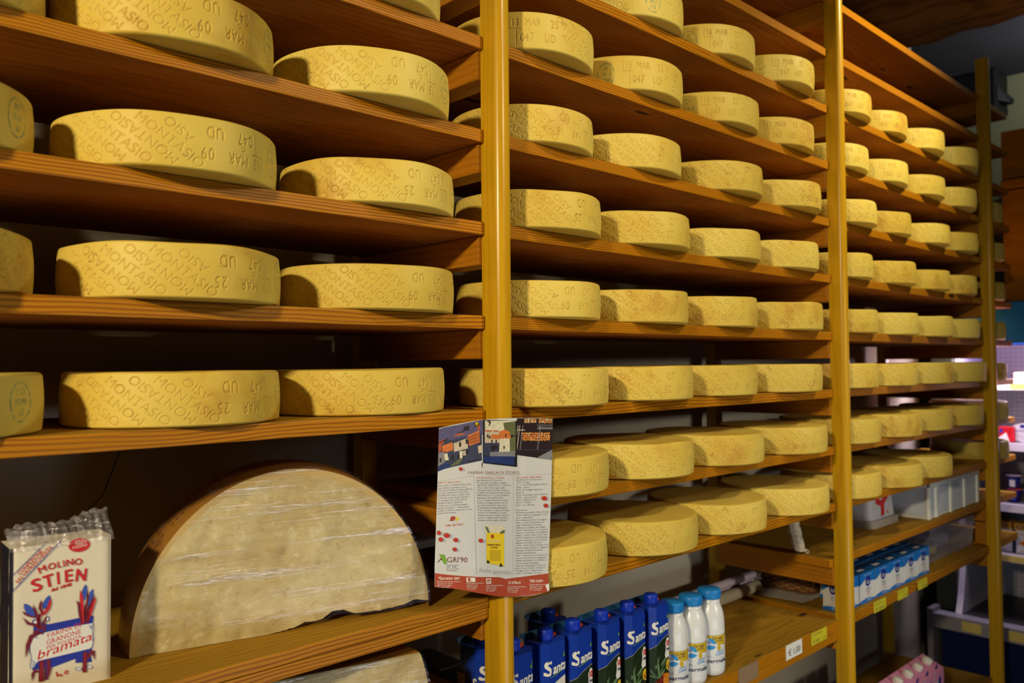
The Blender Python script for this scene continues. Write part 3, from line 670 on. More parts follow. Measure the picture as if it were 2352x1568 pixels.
# broken underside and flat back
vs = []
for a in acol: vs += [(a*HL, rel(a, jag(a), 1), max(.0005, jag(a))), (a*HL, HT, .0005)]
b.add(vs, [(2*i, 2*i+1, 2*i+3, 2*i+2) for i in range(NXH)], PASTE, True)
b.build('paste', hw)
b = MB(); vs = []; nt_ = 14
for a in acol:
    x, z = a*HL, dtop(a); nx_, nz_ = (a-.5)*2, max(.02, z/HH)
    for j in range(nt_+1):
        t = j/nt_; bul = +.009*math.sin(math.pi*min(1, t*1.0))**.8 - (.02*(max(0, t-.86)/.14)**2); vs.append((x+nx_*bul, t*HT, max(.0005, z+nz_*bul*.9)))
b.add(vs, [(i*(nt_+1)+j, (i+1)*(nt_+1)+j, (i+1)*(nt_+1)+j+1, i*(nt_+1)+j+1) for i in range(NXH) for j in range(nt_)], RIND, True)
b.add([vs[i*(nt_+1)+nt_] for i in range(NXH+1)]+[(HL, HT, .0005), (0, HT, .0005)], [tuple(range(NXH+3))], RIND)
# dotted rind lettering
for k in range(26):
    a = .06+.4*k/26; i = min(range(NXH+1), key=lambda q: abs(acol[q]-a))
    for j in (3, 5, 7):
        p, q = Vector(vs[i*(nt_+1)+j]), Vector(vs[(i+1)*(nt_+1)+j]); n_ = Vector(((a-.5)*2, 0, .8)).normalized()
        if (k*j) % 4: b.add([p+n_*.0008, p+n_*.0008+Vector((0, .004, 0)), q+n_*.0008+Vector((0, .005, .001)), q+n_*.0008+Vector((0, .001, 0))], [(0, 1, 2, 3)], RINDSTAMP)
b.build('rind', hw)
b = MB(); vs = []
for a in acol[2:-2:2]:
    z0, z1 = max(.002, jag(a)*.8), dtop(a)+.002
    for j in range(26):
        z = z0+(z1-z0)*j/25; vs.append((a*HL, -.0085+.002*fbm(a*3, z*14+a*3, 4)-.0006*mn.noise(Vector((a*5, z*170+a*40, 2))), z))
nc = len(acol[2:-2:2]); b.add(vs, [(i*26+j, (i+1)*26+j, (i+1)*26+j+1, i*26+j+1) for i in range(nc-1) for j in range(25)], WRAP, True)
vs = []
for a in acol[2:-2:2]:
    x, z = a*HL, dtop(a); nx_, nz_ = (a-.5)*2, max(.02, z/HH)
    for j in range(11):
        t = j/10; bul = .003+.0095*math.sin(math.pi*t)**.8+.001*mn.noise(Vector((a*40, t*6, 1))); vs.append((x+nx_*bul, -.008+t*(HT+.005), max(.002, z+nz_*bul*.9)))
b.add(vs, [(i*11+j, (i+1)*11+j, (i+1)*11+j+1, i*11+j+1) for i in range(nc-1) for j in range(10)], WRAP, True)
b.build('cling_film', hw)
# the lower one lies flat, cut face to the front
h2 = empty('half_cheese', (.872, .003, Z(-.7618)), 'cling-wrapped half wheel lying flat below the flour bag shelf', 'cheese', rz=math.radians(-13.1))
R2, T2 = .205, .2585
def side(z): t = z/T2; return .022*math.sin(math.pi*min(1, max(0, t)))**.75
b = MB(); vs = []; nx2, nz2 = 90, 44
for i in range(nx2+1):
    for j in range(nz2+1):
        z = T2*j/nz2; hwid = R2+side(z); x = -R2+(2*i/nx2-1)*hwid; d = min(1, min(j, nz2-j)/5, min(i, nx2-i)/5)
        vs.append((x, -.008*d*fbm(x*14, z*14, 8), z))
b.add(vs, [(i*(nz2+1)+j, (i+1)*(nz2+1)+j, (i+1)*(nz2+1)+j+1, i*(nz2+1)+j+1) for i in range(nx2) for j in range(nz2)], PASTE, True); b.build('paste', h2)
b = MB(); vs = []; na = 60
for i in range(na+1):
    t = math.pi*i/na
    for j in range(nz2+1):
        z = T2*j/nz2; r = R2+side(z); vs.append((-R2+r*math.cos(t), .86*r*math.sin(t), z))
b.add(vs, [(i*(nz2+1)+j, (i+1)*(nz2+1)+j, (i+1)*(nz2+1)+j+1, i*(nz2+1)+j+1) for i in range(na) for j in range(nz2)], RIND, True)
b.add([vs[i*(nz2+1)+nz2] for i in range(na+1)], [tuple(range(na+1))], RIND); b.add([vs[i*(nz2+1)] for i in range(na+1)], [tuple(range(na, -1, -1))], RIND); b.build('rind', h2)
b = MB(); vs = []
for i in range(61):
    for j in range(31):
        z = -.0+T2*j/30; hwid = R2+side(z)+.001; x = -R2+(2*i/60-1)*hwid; vs.append((x, -.0095-.003*fbm(x*12, z*40, 3), max(.001, z)))
b.add(vs, [(i*31+j, (i+1)*31+j, (i+1)*31+j+1, i*31+j+1) for i in range(60) for j in range(30)], WRAP, True)
vs = [(-R2+(2*i/60-1)*R2*.98, -.0095+.05*j/6, T2+.0015+.0008*mn.noise(Vector((i*.4, j, 3)))) for i in range(61) for j in range(7)]
b.add(vs, [(i*7+j, (i+1)*7+j, (i+1)*7+j+1, i*7+j+1) for i in range(60) for j in range(6)], WRAP, True); b.build('cling_film', h2)

# ------------------------------------------------------------------ leaflet pinned to the post
LP = [[(0.8936, -0.028, -0.1097), (0.8869, -0.028, -0.248), (0.8802, -0.028, -0.3846)], [(0.927, -0.04, -0.1037), (0.9202, -0.04, -0.2483), (0.9134, -0.04, -0.3912)],
 [(0.9723, -0.0495, -0.0987), (0.9678, -0.0495, -0.2538), (0.9634, -0.0495, -0.4073)], [(1.0195, -0.0505, -0.0984), (1.0161, -0.0505, -0.2615), (1.0128, -0.0505, -0.4231)],
 [(1.0633, -0.0505, -0.0997), (1.0605, -0.0505, -0.2669), (1.0577, -0.0505, -0.4325)], [(1.1064, -0.053, -0.1018), (1.1009, -0.053, -0.2699), (1.0954, -0.053, -0.4361)],
 [(1.1521, -0.058, -0.1051), (1.1419, -0.058, -0.2709), (1.132, -0.058, -0.4342)]]
LXT, LXB = [100, 255, 440, 600, 740, 880, 1030], [58, 215, 420, 590, 735, 860, 985]
LTOP, LBOT = [152, 118, 86, 74, 70, 70, 75], [1450, 1462, 1500, 1528, 1530, 1515, 1480]
def cr(p, t):
    n = len(p)-1; i = max(0, min(n-1, int(t))); u = t-i
    p0, p1, p2, p3 = p[max(0, i-1)], p[i], p[i+1], p[min(n, i+2)]
    return .5*((2*p1)+(-p0+p2)*u+(2*p0-5*p1+4*p2-p3)*u*u+(-p0+3*p1-3*p2+p3)*u*u*u)
def leaf_cr(c, r, off=0.):
    top, mid, bot = (Vector([cr([LP[i][k][a] for i in range(7)], c) for a in range(3)]) for k in (0, 1, 2))
    p = top+(bot-top)*r
    p.y += -.006*max(0, r-.88)/.12*(.4+.6*math.sin(c*1.4)) - .0022*math.sin(r*3.1)*(1 if c > 4.3 else .3)
    return p+Vector((0, -off-.0003, Z(0)))
def SLF(px, py, off=0.):
    c = 3.
    r = .5
    for _ in range(3):
        tp, bt = cr(LTOP, c), cr(LBOT, c); r = (py-tp)/(bt-tp)
        xs = [LXT[i]+(LXB[i]-LXT[i])*r for i in range(7)]
        k = 0
        while k < 5 and px > xs[k+1]: k += 1
        c = min(6, max(0, k+(px-xs[k])/(xs[k+1]-xs[k])))
    return leaf_cr(c, min(1, max(0, r)), off)
LPAPER = mat('leaflet_paper', rgb(214, 214, 216), .35, spec=.5, coat=.25)
leaf = empty('recipe_leaflet', (1.044, -.05, Z(-.25)), 'printed white recipe leaflet with photos at its top, pinned to the post', 'leaflet')
b = MB(); nc, nr_ = 48, 48
vs = [leaf_cr(6*i/nc, j/nr_) for j in range(nr_+1) for i in range(nc+1)]
b.add(vs, [(j*(nc+1)+i, (j+1)*(nc+1)+i, (j+1)*(nc+1)+i+1, j*(nc+1)+i+1) for j in range(nr_) for i in range(nc)], LPAPER, True)
cl = lambda name, c: mat('pic_'+name, rgb(*c), .4, noise=.38, nscale=260)
TXT = mat('print_text', rgb(138, 140, 152), .6); TTL = mat('print_title', rgb(160, 110, 92), .6)
VIO, SLATE, ROOF, ROOF2, WALLC, SHADE, STEEL = cl('violet', (92, 88, 128)), cl('slate', (62, 66, 92)), cl('roof', (186, 92, 52)), cl('roof2', (214, 122, 62)), cl('wall', (206, 190, 168)), cl('shade', (52, 40, 44)), cl('grey', (134, 134, 140))
DARKB, CORN, CORN2, MEADOW, WATER, CREAM = cl('dark', (44, 30, 34)), cl('corn', (226, 178, 112)), cl('corn2', (212, 136, 66)), cl('meadow', (104, 110, 74)), cl('water', (42, 58, 116)), cl('cream', (226, 216, 190))
q = lambda pts, m, off=.0002: b.poly(SLF, pts, m, off)
def gridq(x0, y0, x1, y1, m, nx=4, ny=2, off=.0002, top=None, bot=None):
    for i in range(nx):
        xa, xb = x0+(x1-x0)*i/nx, x0+(x1-x0)*(i+1)/nx
        for j in range(ny):
            f = lambda x, t: ((top(x) if top else y0)*(1-t)+(bot(x) if bot else y1)*t)
            q([(xa, f(xa, j/ny)), (xb, f(xb, j/ny)), (xb, f(xb, (j+1)/ny)), (xa, f(xa, (j+1)/ny))], m, off)
# left picture: mountain, timber houses with red roofs
tl = lambda x: 152-(x-100)*.21+6; bl = lambda x: 512-(x-75)*.30+((x-75)/370)**2*20
gridq(94, 0, 455, 0, VIO, 6, 4, .0002, tl, lambda x: tl(x)+120); gridq(86, 0, 448, 0, SLATE, 6, 4, .00025, lambda x: tl(x)+110, bl)
q([(92, 262), (250, 200), (430, 118), (436, 160), (300, 205), (130, 290), (88, 300)], ROOF, .0005); q([(330, 215), (428, 170), (432, 270), (345, 300)], ROOF2, .0006); q([(135, 295), (215, 270), (218, 335), (140, 360)], ROOF2, .0006); q([(88, 300), (128, 285), (130, 340), (85, 348)], ROOF, .0006)
for k in range(7): q([(332, 225+k*10), (430, 182+k*13), (430, 186+k*13), (332, 230+k*10)], SHADE if k % 2 else ROOF, .0008)
q([(220, 280), (330, 235), (335, 320), (225, 350)], WALLC, .0006); q([(290, 345), (445, 290), (448, 355), (295, 380)], WALLC, .0006); q([(150, 365), (290, 340), (290, 400), (160, 420)], CREAM, .0006); q([(82, 350), (150, 355), (160, 430), (80, 470)], STEEL, .0006)
for x, y in ((262, 270), (316, 245), (250, 370), (205, 380), (320, 330), (110, 400)): q([(x, y), (x+16, y-4), (x+17, y+34), (x+1, y+38)], SHADE, .0009)
q([(95, 270), (300, 170), (302, 178), (96, 280)], SHADE, .001); q([(150, 345), (445, 270), (445, 276), (150, 352)], SHADE, .001); q([(300, 140), (345, 132), (345, 170), (305, 175)], SHADE, .0008)
q([(190, 470), (270, 400), (295, 405), (260, 448)], MEADOW, .0007); q([(80, 480), (180, 440), (200, 470), (78, 510)], WATER, .0006); q([(295, 385), (445, 360), (446, 400), (300, 432)], SLATE, .0006)
# right picture: maize cobs drying on balconies
gridq(738, 0, 1026, 0, DARKB, 6, 4, .0002, lambda x: 72+(x-740)*.012, lambda x: 370+(x-710)*.15)
for r0, (ya, yb, xa, xb) in enumerate(((78, 125, 800, 900), (78, 120, 915, 1026), (190, 270, 775, 1005))):
    n1 = int((xb-xa)/9)
    for i in range(n1):
        for j in range(int((yb-ya)/17)):
            x, y = xa+i*9+random.uniform(-2, 2), ya+j*17+random.uniform(-3, 3); b.ell(SLF, x, y+8, 4.6, 9, random.choice((CORN, CORN2, CORN2, CREAM) if r0 < 2 else (CORN2, CORN2, CORN, ROOF2)), .0006+.0001*(i % 3), 8)
for x in (730, 745, 770, 910): q([(x+12, 130), (x+17, 130), (x-8, 330), (x-14, 330)], WALLC if x < 760 else STEEL, .0008)
gridq(712, 330, 1005, 335, SLATE, 3, 1, .0008); q([(905, 390), (1020, 330), (1018, 415), (900, 400)], STEEL, .0007); q([(735, 165), (800, 165), (800, 172), (735, 172)], WALLC, .0009); gridq(900, 150, 1026, 162, STEEL, 3, 1, .0009)
for k in range(12): q([(905+k*10, 118), (908+k*10, 118), (908+k*10, 150), (905+k*10, 150)], STEEL, .0008)
# centre picture in a rough black frame
gridq(455, 84, 735, 470, BLACK, 4, 4, .0010, lambda x: 84+(x-455)*.03, lambda x: 440+(x-450)*.11)
gridq(470, 92, 722, 200, CREAM, 3, 2, .0012); q([(620, 110), (722, 96), (722, 215), (640, 205)], MEADOW, .0013); q([(480, 100), (520, 105), (500, 140), (505, 90)], SHADE, .0014)
gridq(468, 175, 600, 275, WALLC, 2, 2, .0013); q([(520, 205), (585, 205), (590, 245), (515, 240)], ROOF2, .0015); q([(575, 240), (590, 180), (630, 165), (670, 180), (685, 235), (640, 245)], ROOF2, .0015); q([(465, 170), (580, 172), (580, 182), (465, 180)], ROOF, .0015)
q([(590, 240), (672, 238), (674, 345), (585, 350)], CREAM, .0016); q([(675, 240), (722, 215), (720, 340), (676, 345)], MEADOW, .0014); gridq(460, 275, 590, 380, SLATE, 2, 2, .0014); q([(515, 300), (560, 290), (580, 320), (520, 340)], SHADE, .0016)
q([(510, 350), (720, 340), (716, 390), (505, 385)], STEEL, .0015); gridq(456, 385, 708, 455, WATER, 3, 2, .0016, None, lambda x: 432+(x-456)*.10)
for x, y in ((485, 205), (520, 250), (555, 250), (500, 215), (620, 300), (635, 200)): q([(x, y), (x+10, y), (x+10, y+24), (x, y+24)], SHADE, .0018)
q([(330, 436), (440, 408), (442, 402), (335, 428)], BLACK, .0008); q([(446, 440), (452, 440), (450, 478), (447, 478)], BLACK, .0008)
# writing
def LT(t, x, y, h, m, width=None, bold=0., shear=0., rot=0., res=1, off=.0005): b.text(SLF_flip(x, y), t, 0, 0, h, m, off, bold=bold, shear=shear, rot=rot, res=res, width=width)
def SLF_flip(x0, y0): return lambda x, y, off=0.: SLF(x0+x, y0-y, off)
LT('FARINA GIALLA DI STORO', 335, 531, 36, TTL, 418, -.008, res=2, rot=.0)
C1 = ['Antica come le tradizioni della nostra', 'terra, schietta e genuina come la', 'gente che la abita, la farina gialla di', 'Storo. Dal caratteristico granoturco', 'della Valle del Chiese, le pannocchie', "raccolte alle prime brume d'ottobre e", 'poi asciugate dai secchi venti di', 'montagna, vengono lentamente', 'macinate per conservarne intatti i', 'principi nutritivi e i sedimenti di', 'profumi, sì da farci assaporare la vera', '"polenta di montagna"']
C2 = ['Ingredienti per 8 / 10 persone:', 'Per apprezzare al meglio le qualità', 'della Farina Gialla di Storo - Valle del', 'Chiese è importante seguire delle', 'elementari regole di cottura. Mettere a', "riscaldare in un paiolo 4 litri d'acqua,", 'sufficienti per 1,5 - 2 Kg. di farina.', 'Aggiungere due cucchiai di sale', "grosso. Quando l'acqua bolle, versare", 'la farina a pioggia, avendo cura di', 'mescolare velocemente, onde evitare', "la formazione di grumi nell'impasto.", 'Portare a bollore e cucinare per tempo', 'di circa 30 / 40 minuti. A cottura', 'ultimata, un unico energico colpo di', 'mestolo e quindi servire la polenta', 'fumante su di un tagliere di legno.']
C3 = ['Ingredienti per 8 / 10 persone:', " 4 litri d'acqua", '1,5 - 2 Kg. di farina gialla di Storo', '0,4 Kg. di burro', '0,5 Kg. di formaggio stagionato', '(Spressa)', '0,5 Kg. di formaggio tenero (Spressa)', '0,2 Kg. di grana trentino', '1 Kg. di salamino fresco', 'Vino due bicchieri', 'pepe 5 gr. e sale 8 gr.', '', 'Preparazione:', 'Riscaldare in un paiolo 4 litri di acqua', 'e farla bollire, poi aggiungere sale', 'grosso quanto basta.', 'Successivamente versare a pioggia la', 'farina, mescolare velocemente per', 'evitare la formazione di grumi', "nell'impasto, mediante un frullino.", 'Lasciare riposare per 2 o 3 minuti il', 'composto e poi portare ad ebollizione', 'girando in senso orario con la "trisa"', 'per 30/ 40 minuti circa. Nel frattempo', 'preparare in un altro paiolo il burro', 'aggiungendo il salame, facendo', 'rosolare il tutto. Versare del vino rosso', 'per valorizzarne il sapore. Tagliare il', 'formaggio a pezzetti e metterli', 'momentaneamente da parte.', 'A fine cottura porre la polenta in un', 'nuovo paiolo, mescolare e aggiungere', 'inizialmente il burro ed il salame e', 'successivamente il formaggio', 'stagionato, il formaggio tenero, il', "grana ed un po' di pepe. Quando il", 'formaggio tenero è quasi sciolto,', 'servire su un tagliere di legno.']
LT('FARINA  DI GRANOTURCO', 94, 610, 17, ORANGE, 188, rot=.05)
for k, t in enumerate(C1): LT(t, 93, 634+k*20.5, 20, TXT, min(275, 7.0*len(t)), rot=.06)
LT('ISTRUZIONI PER LA COTTURA', 402, 568, 17, ORANGE, 225)
for k, t in enumerate(C2): LT(t, 402+k*.8, 588+k*20.4, 20, TXT, min(275, 6.9*len(t)))
LT('LA POLENTA "CARBONERA"', 728, 566, 17, ORANGE, 203, rot=.03)
for k, t in enumerate(C3): LT(t, 727-k*.15, 585+k*20.6, 20, TXT, min(258, 6.7*len(t)), rot=.03)
for xa, xb in ((380, 402), (704, 702)): q([(xa, 545), (xa+2.5, 545), (xb+2.5, 1350), (xb, 1350)], LGREY, .0004)
gridq(95, 560, 380, 562, LGREY, 3, 1, .0004, lambda x: 592-(x-95)*.17, lambda x: 594-(x-95)*.17); gridq(380, 543, 1010, 545, LGREY, 5, 1, .0004, lambda x: 543-(x-380)*.02, lambda x: 545-(x-380)*.02)
def kernel(x, y, r=18, rot=.3):
    b.ell(SLF, x+20, y+6, r*1.1, r*.9, LGREY, .00035, 16, rot); b.ell(SLF, x, y, r*1.15, r, RUST, .0005, 16, rot); b.ell(SLF, x+3, y+2, r*.7, r*.55, RED, .0007, 14, rot); b.ell(SLF, x-r*.4, y-r*.4, r*.25, r*.2, ORANGE, .0009, 10)
for x, y, r in ((277, 490, 15), (106, 1012, 19), (170, 1033, 21), (124, 1066, 19), (236, 1070, 19), (228, 1147, 17), (438, 1075, 17), (945, 730, 19), (957, 790, 17)): kernel(x, y, r)
q([(192, 915), (200, 880), (222, 875), (236, 890), (216, 915)], RUST, .0006); q([(228, 905), (250, 880), (264, 892), (240, 920)], YEL, .0006)
LT('Valle del Chiese', 158, 962, 27, ORANGE, 142, shear=.35, res=2, rot=.1)
LT('A', 95, 1252, 92, BROWNT, 70, shear=.3, res=2); LT("GRI'90", 168, 1252, 62, BROWNT, 163, res=2); q([(112, 1185), (150, 1192), (165, 1225), (172, 1266), (150, 1262), (133, 1230)], LEAF, .0009)
for k, t in enumerate(('Cooperativa Agricola', '1985 - 38089', 'Storo (Trento)', 'Tel. 0465 686614')): LT(t, 168, 1278+k*15, 12, GREY, 95-(k % 2)*20, .01)
LT('buon appetito', 420, 1330, 58, LGREY, 272, shear=.35, res=2, rot=-.09)
# bag of maize flour printed on the leaflet
gridq(470, 955, 632, 1020, CREAM, 2, 1, .0005); gridq(482, 1012, 628, 1275, YEL, 3, 3, .0006, None, lambda x: 1258+(x-480)*.15); q([(470, 958), (490, 965), (510, 1010), (490, 1008)], MEADOW, .0008); q([(595, 1005), (630, 985), (632, 1010), (600, 1022)], MEADOW, .0008)
b.ell(SLF, 530, 1040, 14, 16, RUST, .0009, 12); LT('Valle del Chiese', 498, 1085, 20, WHITE, 105, .02, shear=.3, off=.0009); LT('FARINA GIALLA', 488, 1115, 19, BROWNT, 112, .02, off=.0009); LT('DI STORO', 515, 1137, 18, BROWNT, 65, .02, off=.0009)
gridq(508, 1152, 600, 1240, YEL2, 2, 2, .0008)
for x, y in ((492, 1242), (600, 1270)): q([(x-10, y+14), (x, y-16), (x+12, y+6), (x+22, y+14), (x+4, y+16)], BLACK, .0009)
# rust strip with white partner names at the bottom
cb = lambda x: cr(LBOT, min(6, max(0, (x-58)/155.)))
gridq(62, 0, 992, 0, RUST, 16, 3, .0003, lambda x: 1338+34*math.sin(max(0, min(1, (x-60)/560))*1.9) if x < 620 else 1390-(x-620)*.135, lambda x: cb(x)+2)
for x, y, t, wd in ((95, 1392, '*Serene star', 170), (660, 1428, 'Cà di Banco', 105), (832, 1412, 'Valle Ledro', 100)): LT(t, x, y, 36, WHITE, wd, .01, shear=.3, res=2, rot=.03)
gridq(315, 1375, 388, 1408, WHITE, 2, 1, .0006); q([(325, 1380), (350, 1377), (345, 1395), (360, 1400), (330, 1404)], RUST, .0008); gridq(478, 1382, 520, 1425, WHITE, 1, 1, .0006); gridq(486, 1390, 512, 1417, RUST, 1, 1, .0008); LT('e', 491, 1412, 24, WHITE, 16, .05, off=.001)
for x, y in ((82, 1408), (312, 1422), (474, 1442), (658, 1452), (832, 1432)):
    for k, t in enumerate(('Azienda agricola produzione', 'Via Roma 12 Storo', '38089 Trento Italia', 'Tel. e fax 0465')): LT(t, x, y+k*15, 13, WHITE, (185, 120, 110, 95)[k]*(.8 if x > 300 else 1), .012, off=.0006)
q([(945, 1435), (985, 1418), (988, 1470), (960, 1484)], WHITE, .0007)
b.build('paper_sheet', leaf, -leaf.location)
b = MB(); b.lathe([(0, 0), (.0042, 0), (.0042, .0012), (.0025, .0024), (0, .0026)], mat('brass_pin', rgb(200, 170, 40), .35, metal=.6), 16)
pin = b.build('push_pin', leaf, Vector(SLF(403, 120, .0012))-leaf.location); pin.rotation_euler = (math.pi/2, 0, 0)

# ------------------------------------------------------------------ juice cartons
FRUITBG = mat('carton_leaves', rgb(30, 46, 22), .4, noise=.5, nscale=90); PINE = mat('carton_pineapple', rgb(206, 116, 24), .4, noise=.3, nscale=120)
REDFRUIT = mat('carton_redfruit', rgb(112, 32, 20), .4, noise=.5, nscale=110); PLEAF = mat('carton_leaf', rgb(74, 104, 62), .4, noise=.2, nscale=80); PLEAF2 = mat('carton_leaf2', rgb(110, 140, 92), .4)
CBLUE = mat('carton_blue', rgb(22, 58, 168), .28, spec=.6, coat=.4); CCAP = mat('cap_blue', rgb(14, 52, 186), .4); CTEAL = mat('carton_fin', rgb(28, 82, 128), .35); CWHITE = mat('carton_white', rgb(228, 224, 214), .35, coat=.3); TAB = mat('pull_tab', rgb(226, 84, 30), .4); CORANGE = mat('carton_slices', rgb(232, 150, 50), .4, noise=.25, nscale=200)
CW, CD, CBH = .0715, .0735, .2265
def carton(kind):
    root = empty('juice_carton', (0, 0, 0), '', 'juice carton')
    b = MB(); bv = .013; pts = [(bv, 0), (CW-bv, 0), (CW, bv), (CW, CD-bv), (CW-bv, CD), (bv, CD), (0, CD-bv), (0, bv)]
    base = CWHITE if kind == 'ace' else FRUITBG
    b.prism(pts, 0, .135, base, top=False); b.add([(x, y, 0) for x, y in pts], [tuple(range(7, -1, -1))], base)
    o = [(x, y, .135) for x, y in pts]+[(x, y, CBH+(.004 if 0 < i < 3 or i in (0, 7) else 0)) for i, (x, y) in enumerate(pts)]
    b.add(o, [(i, (i+1) % 8, (i+1) % 8+8, i+8) for i in range(8)], CBLUE)
    # front edge dips in a curve, roof rises to the rear fin
    F = plane((0, -.0003, 0), (1, 0, 0), (0, 0, 1))
    z1 = CBH+.004
    roof = [(0, bv, z1), (bv, 0, z1-.002), (CW*.5, .001, z1-.007), (CW-bv, 0, z1-.001), (CW, bv, z1+.003), (CW, CD-.008, z1-.002), (0, CD-.008, z1-.002), (CW*.5, CD*.45, z1-.001)]
    b.add(roof, [(0, 1, 7), (1, 2, 7), (2, 3, 7), (3, 4, 7), (4, 5, 7), (5, 6, 7), (6, 0, 7)], CBLUE)
    b.add([(0, CD-.008, z1-.002), (CW, CD-.008, z1-.002), (CW, CD-.002, z1+.008), (0, CD-.002, z1+.008), (0, CD, z1), (CW, CD, z1)], [(0, 1, 2, 3), (3, 2, 5, 4)], CTEAL)
    SF = lambda x, y, off=0.: Vector((x, -.0002-off+(max(0, bv-x) if x < bv else max(0, x-(CW-bv)) if x > CW-bv else 0), y)) if 0 <= x <= CW else Vector((-.0002-off, bv-x, y)) if x < 0 else Vector((CW+.0002+off, bv+x-CW, y))
    # lower edge of the blue field: tip at the corner, lines to both sides
    low = CWHITE if kind == 'ace' else FRUITBG
    for xa, ya, xb, yb in ((0, .1335, .013, .1425), (.013, .1425, .03, .151), (.03, .151, .05, .158), (.05, .158, .0585, .160), (.0585, .16, CW, .1615)):
        b.poly(SF, [(xa, .1349), (xb, .1349), (xb, yb), (xa, ya)], low, .0002)
        b.poly(SF, [(xa, ya), (xb, yb), (xb, yb+.001), (xa, ya+.001)], LGREY, .0003)
    b.poly(SF, [(-.001, .1337), (-.060, .1655), (-.060, .1349), (-.001, .1349)], low, .0002)
    b.text(SF, 'S', .0035, .168, .040, WHITE, .0006, bold=.034, shear=.22, width=.0195, rot=.1, res=4); b.text(SF, 'anta', .0225, .1695, .0285, WHITE, .0006, bold=.034, shear=.22, width=.0415, rot=.1); b.text(SF, 'l', .0645, .1735, .030, WHITE, .0006, bold=.04, shear=.2, width=.006, rot=.1)
    for k in range(8):
        x0, x1 = .010+k*.0072, .010+(k+1)*.0072; yy = lambda x: .1635+.16*(x-.010)+4.2*(x-.010)**2*.6-.0018*math.sin((x-.01)*50); wd = lambda x: .0007+.0009*math.sin(min(1, max(0, (x-.01)/.058))*math.pi)
        b.poly(SF, [(x0, yy(x0)), (x1, yy(x1)), (x1, yy(x1)+wd(x1)), (x0, yy(x0)+wd(x0))], LEAF, .0005)
    b.poly(SF, [(.052, .2005), (.055, .2075), (.062, .2115), (.067, .2095), (.0675, .203), (.062, .1985), (.056, .1978)], LEAF, .0006); b.poly(SF, [(.058, .2005), (.064, .2045), (.0655, .2035), (.061, .2)], PLEAF2, .0008)
    # side face: S of the wordmark and the nutrition table
    if kind == 'ace':
        b.text(SF, 'ACE', .036, .128, .020, RED, .0006, bold=.02, width=.030, rot=.05); b.text(SF, 'arancia, carota, limone', .039, .121, .0042, BLUE, .0006, width=.028, rot=.05); b.text(SF, '1 litro', .052, .115, .0042, BLUE, .0006, rot=.05)
        b.ell(SF, .047, .083, .017, .016, CORANGE, .0005); b.ell(SF, .030, .066, .014, .016, PINE, .0007); b.ell(SF, .058, .062, .013, .018, CORANGE, .0009); b.poly(SF, [(.036, .104), (.038, .112), (.041, .104), (.046, .1), (.032, .1)], PLEAF, .0009)
    elif kind == 'pine':
        b.poly(SF, [(.012, .0), (.058, .0), (.058, .07), (.036, .074), (.012, .05)], PINE, .0003); b.poly(SF, [(.0585, 0), (CW, 0), (CW, .07), (.0585, .07)], PINE, .0003); b.poly(SF, [(.0, .0), (.012, .0), (.012, .062), (.0, .05)], REDFRUIT, .0004); b.poly(SF, [(.013, .0), (.036, .0), (.036, .072), (.024, .074), (.013, .063)], REDFRUIT, .0005)
        for i in range(3):
            for j in range(6): cx, cy = .042+i*.0115, .006+j*.0125+(i % 2)*.006; (b.poly(SF, [(cx+.0058*math.cos(a), cy+.0068*math.sin(a)) for a in np.linspace(0, 2*math.pi, 7)[:-1]], CORANGE, .0006), b.ell(SF, cx, cy, .0012, .0016, REDFRUIT, .0009, 8)) if cy < .066 and cx < CW-.004 else None
        for j in range(10): b.ell(SF, .015+random.uniform(0, .018), .004+j*.0062, .003, .0026, RUST, .0007, 8)
        for x, y, L, a, wd, m in ((.021, .066, .048, 1.72, .0042, PLEAF2), (.020, .066, .036, 2.3, .0034, PLEAF), (.022, .066, .036, 1.1, .0034, PLEAF), (.021, .068, .030, .6, .003, PLEAF2), (.019, .068, .028, 2.8, .0026, PLEAF), (.024, .078, .05, .85, .003, PLEAF), (.010, .09, .035, 1.2, .0035, PLEAF), (.026, .094, .04, .6, .003, PLEAF2)):
            c, s_ = math.cos(a), math.sin(a); up_ = [(t*L, wd*math.sin(math.pi*(.15+.85*t))) for t in np.linspace(0, 1, 7)]; pp = [(min(CW, max(.0005, x+c*u-s_*v)), y+s_*u+c*v) for u, v in up_+[(u, -v) for u, v in up_[::-1]]]
            b.poly(SF, pp, m, .0010)
        b.poly(SF, [(.0425, .113), (.047, .106), (.058, .109), (.058, .150), (.052, .154), (.045, .143), (.046, .128)], WHITE, .0011); b.poly(SF, [(.0585, .109), (CW, .111), (CW, .153), (.0585, .153)], WHITE, .0011)
        b.text(SF, '100%', .0465, .134, .0185, RED, .0016, bold=.03, width=.027, rot=.08); b.text(SF, 'Ananas', .048, .1235, .0105, NAVY, .0016, bold=.02, shear=.15, width=.024, rot=.1)
        SY = lambda x, y, off=0.: Vector((x, -.0018-off+max(0, x-(CW-.013))*.9, y))
        b.ell(SY, .0575, .0905, .0125, .0135, YEL, .0003, 28); b.text(SY, '€', .0475, .0855, .0125, RED, .0008, width=.008); b.text(SY, '1', .0575, .0835, .0205, RED, .0008, bold=.015); b.text(SY, 'promo', .0525, .0795, .004, BLUE, .0008, width=.012)
    b.build('carton_body', root)
    if kind == 'back':
        pass
    b = MB(); b.lathe([(.0125, 0), (.0135, .004), (.0138, .0055), (.0138, .0055)], CBLUE, 28); cx, cy = CW*.45, .030
    nk = b.build('neck', root, (cx, cy, CBH-.001))
    b = MB(); n_ = 40; prof = [(.0, .0), (.0155, 0), (.0157, .002), (.0157, .021), (.0145, .0225), (0, .0225)]
    b.lathe(prof, CCAP, 40)
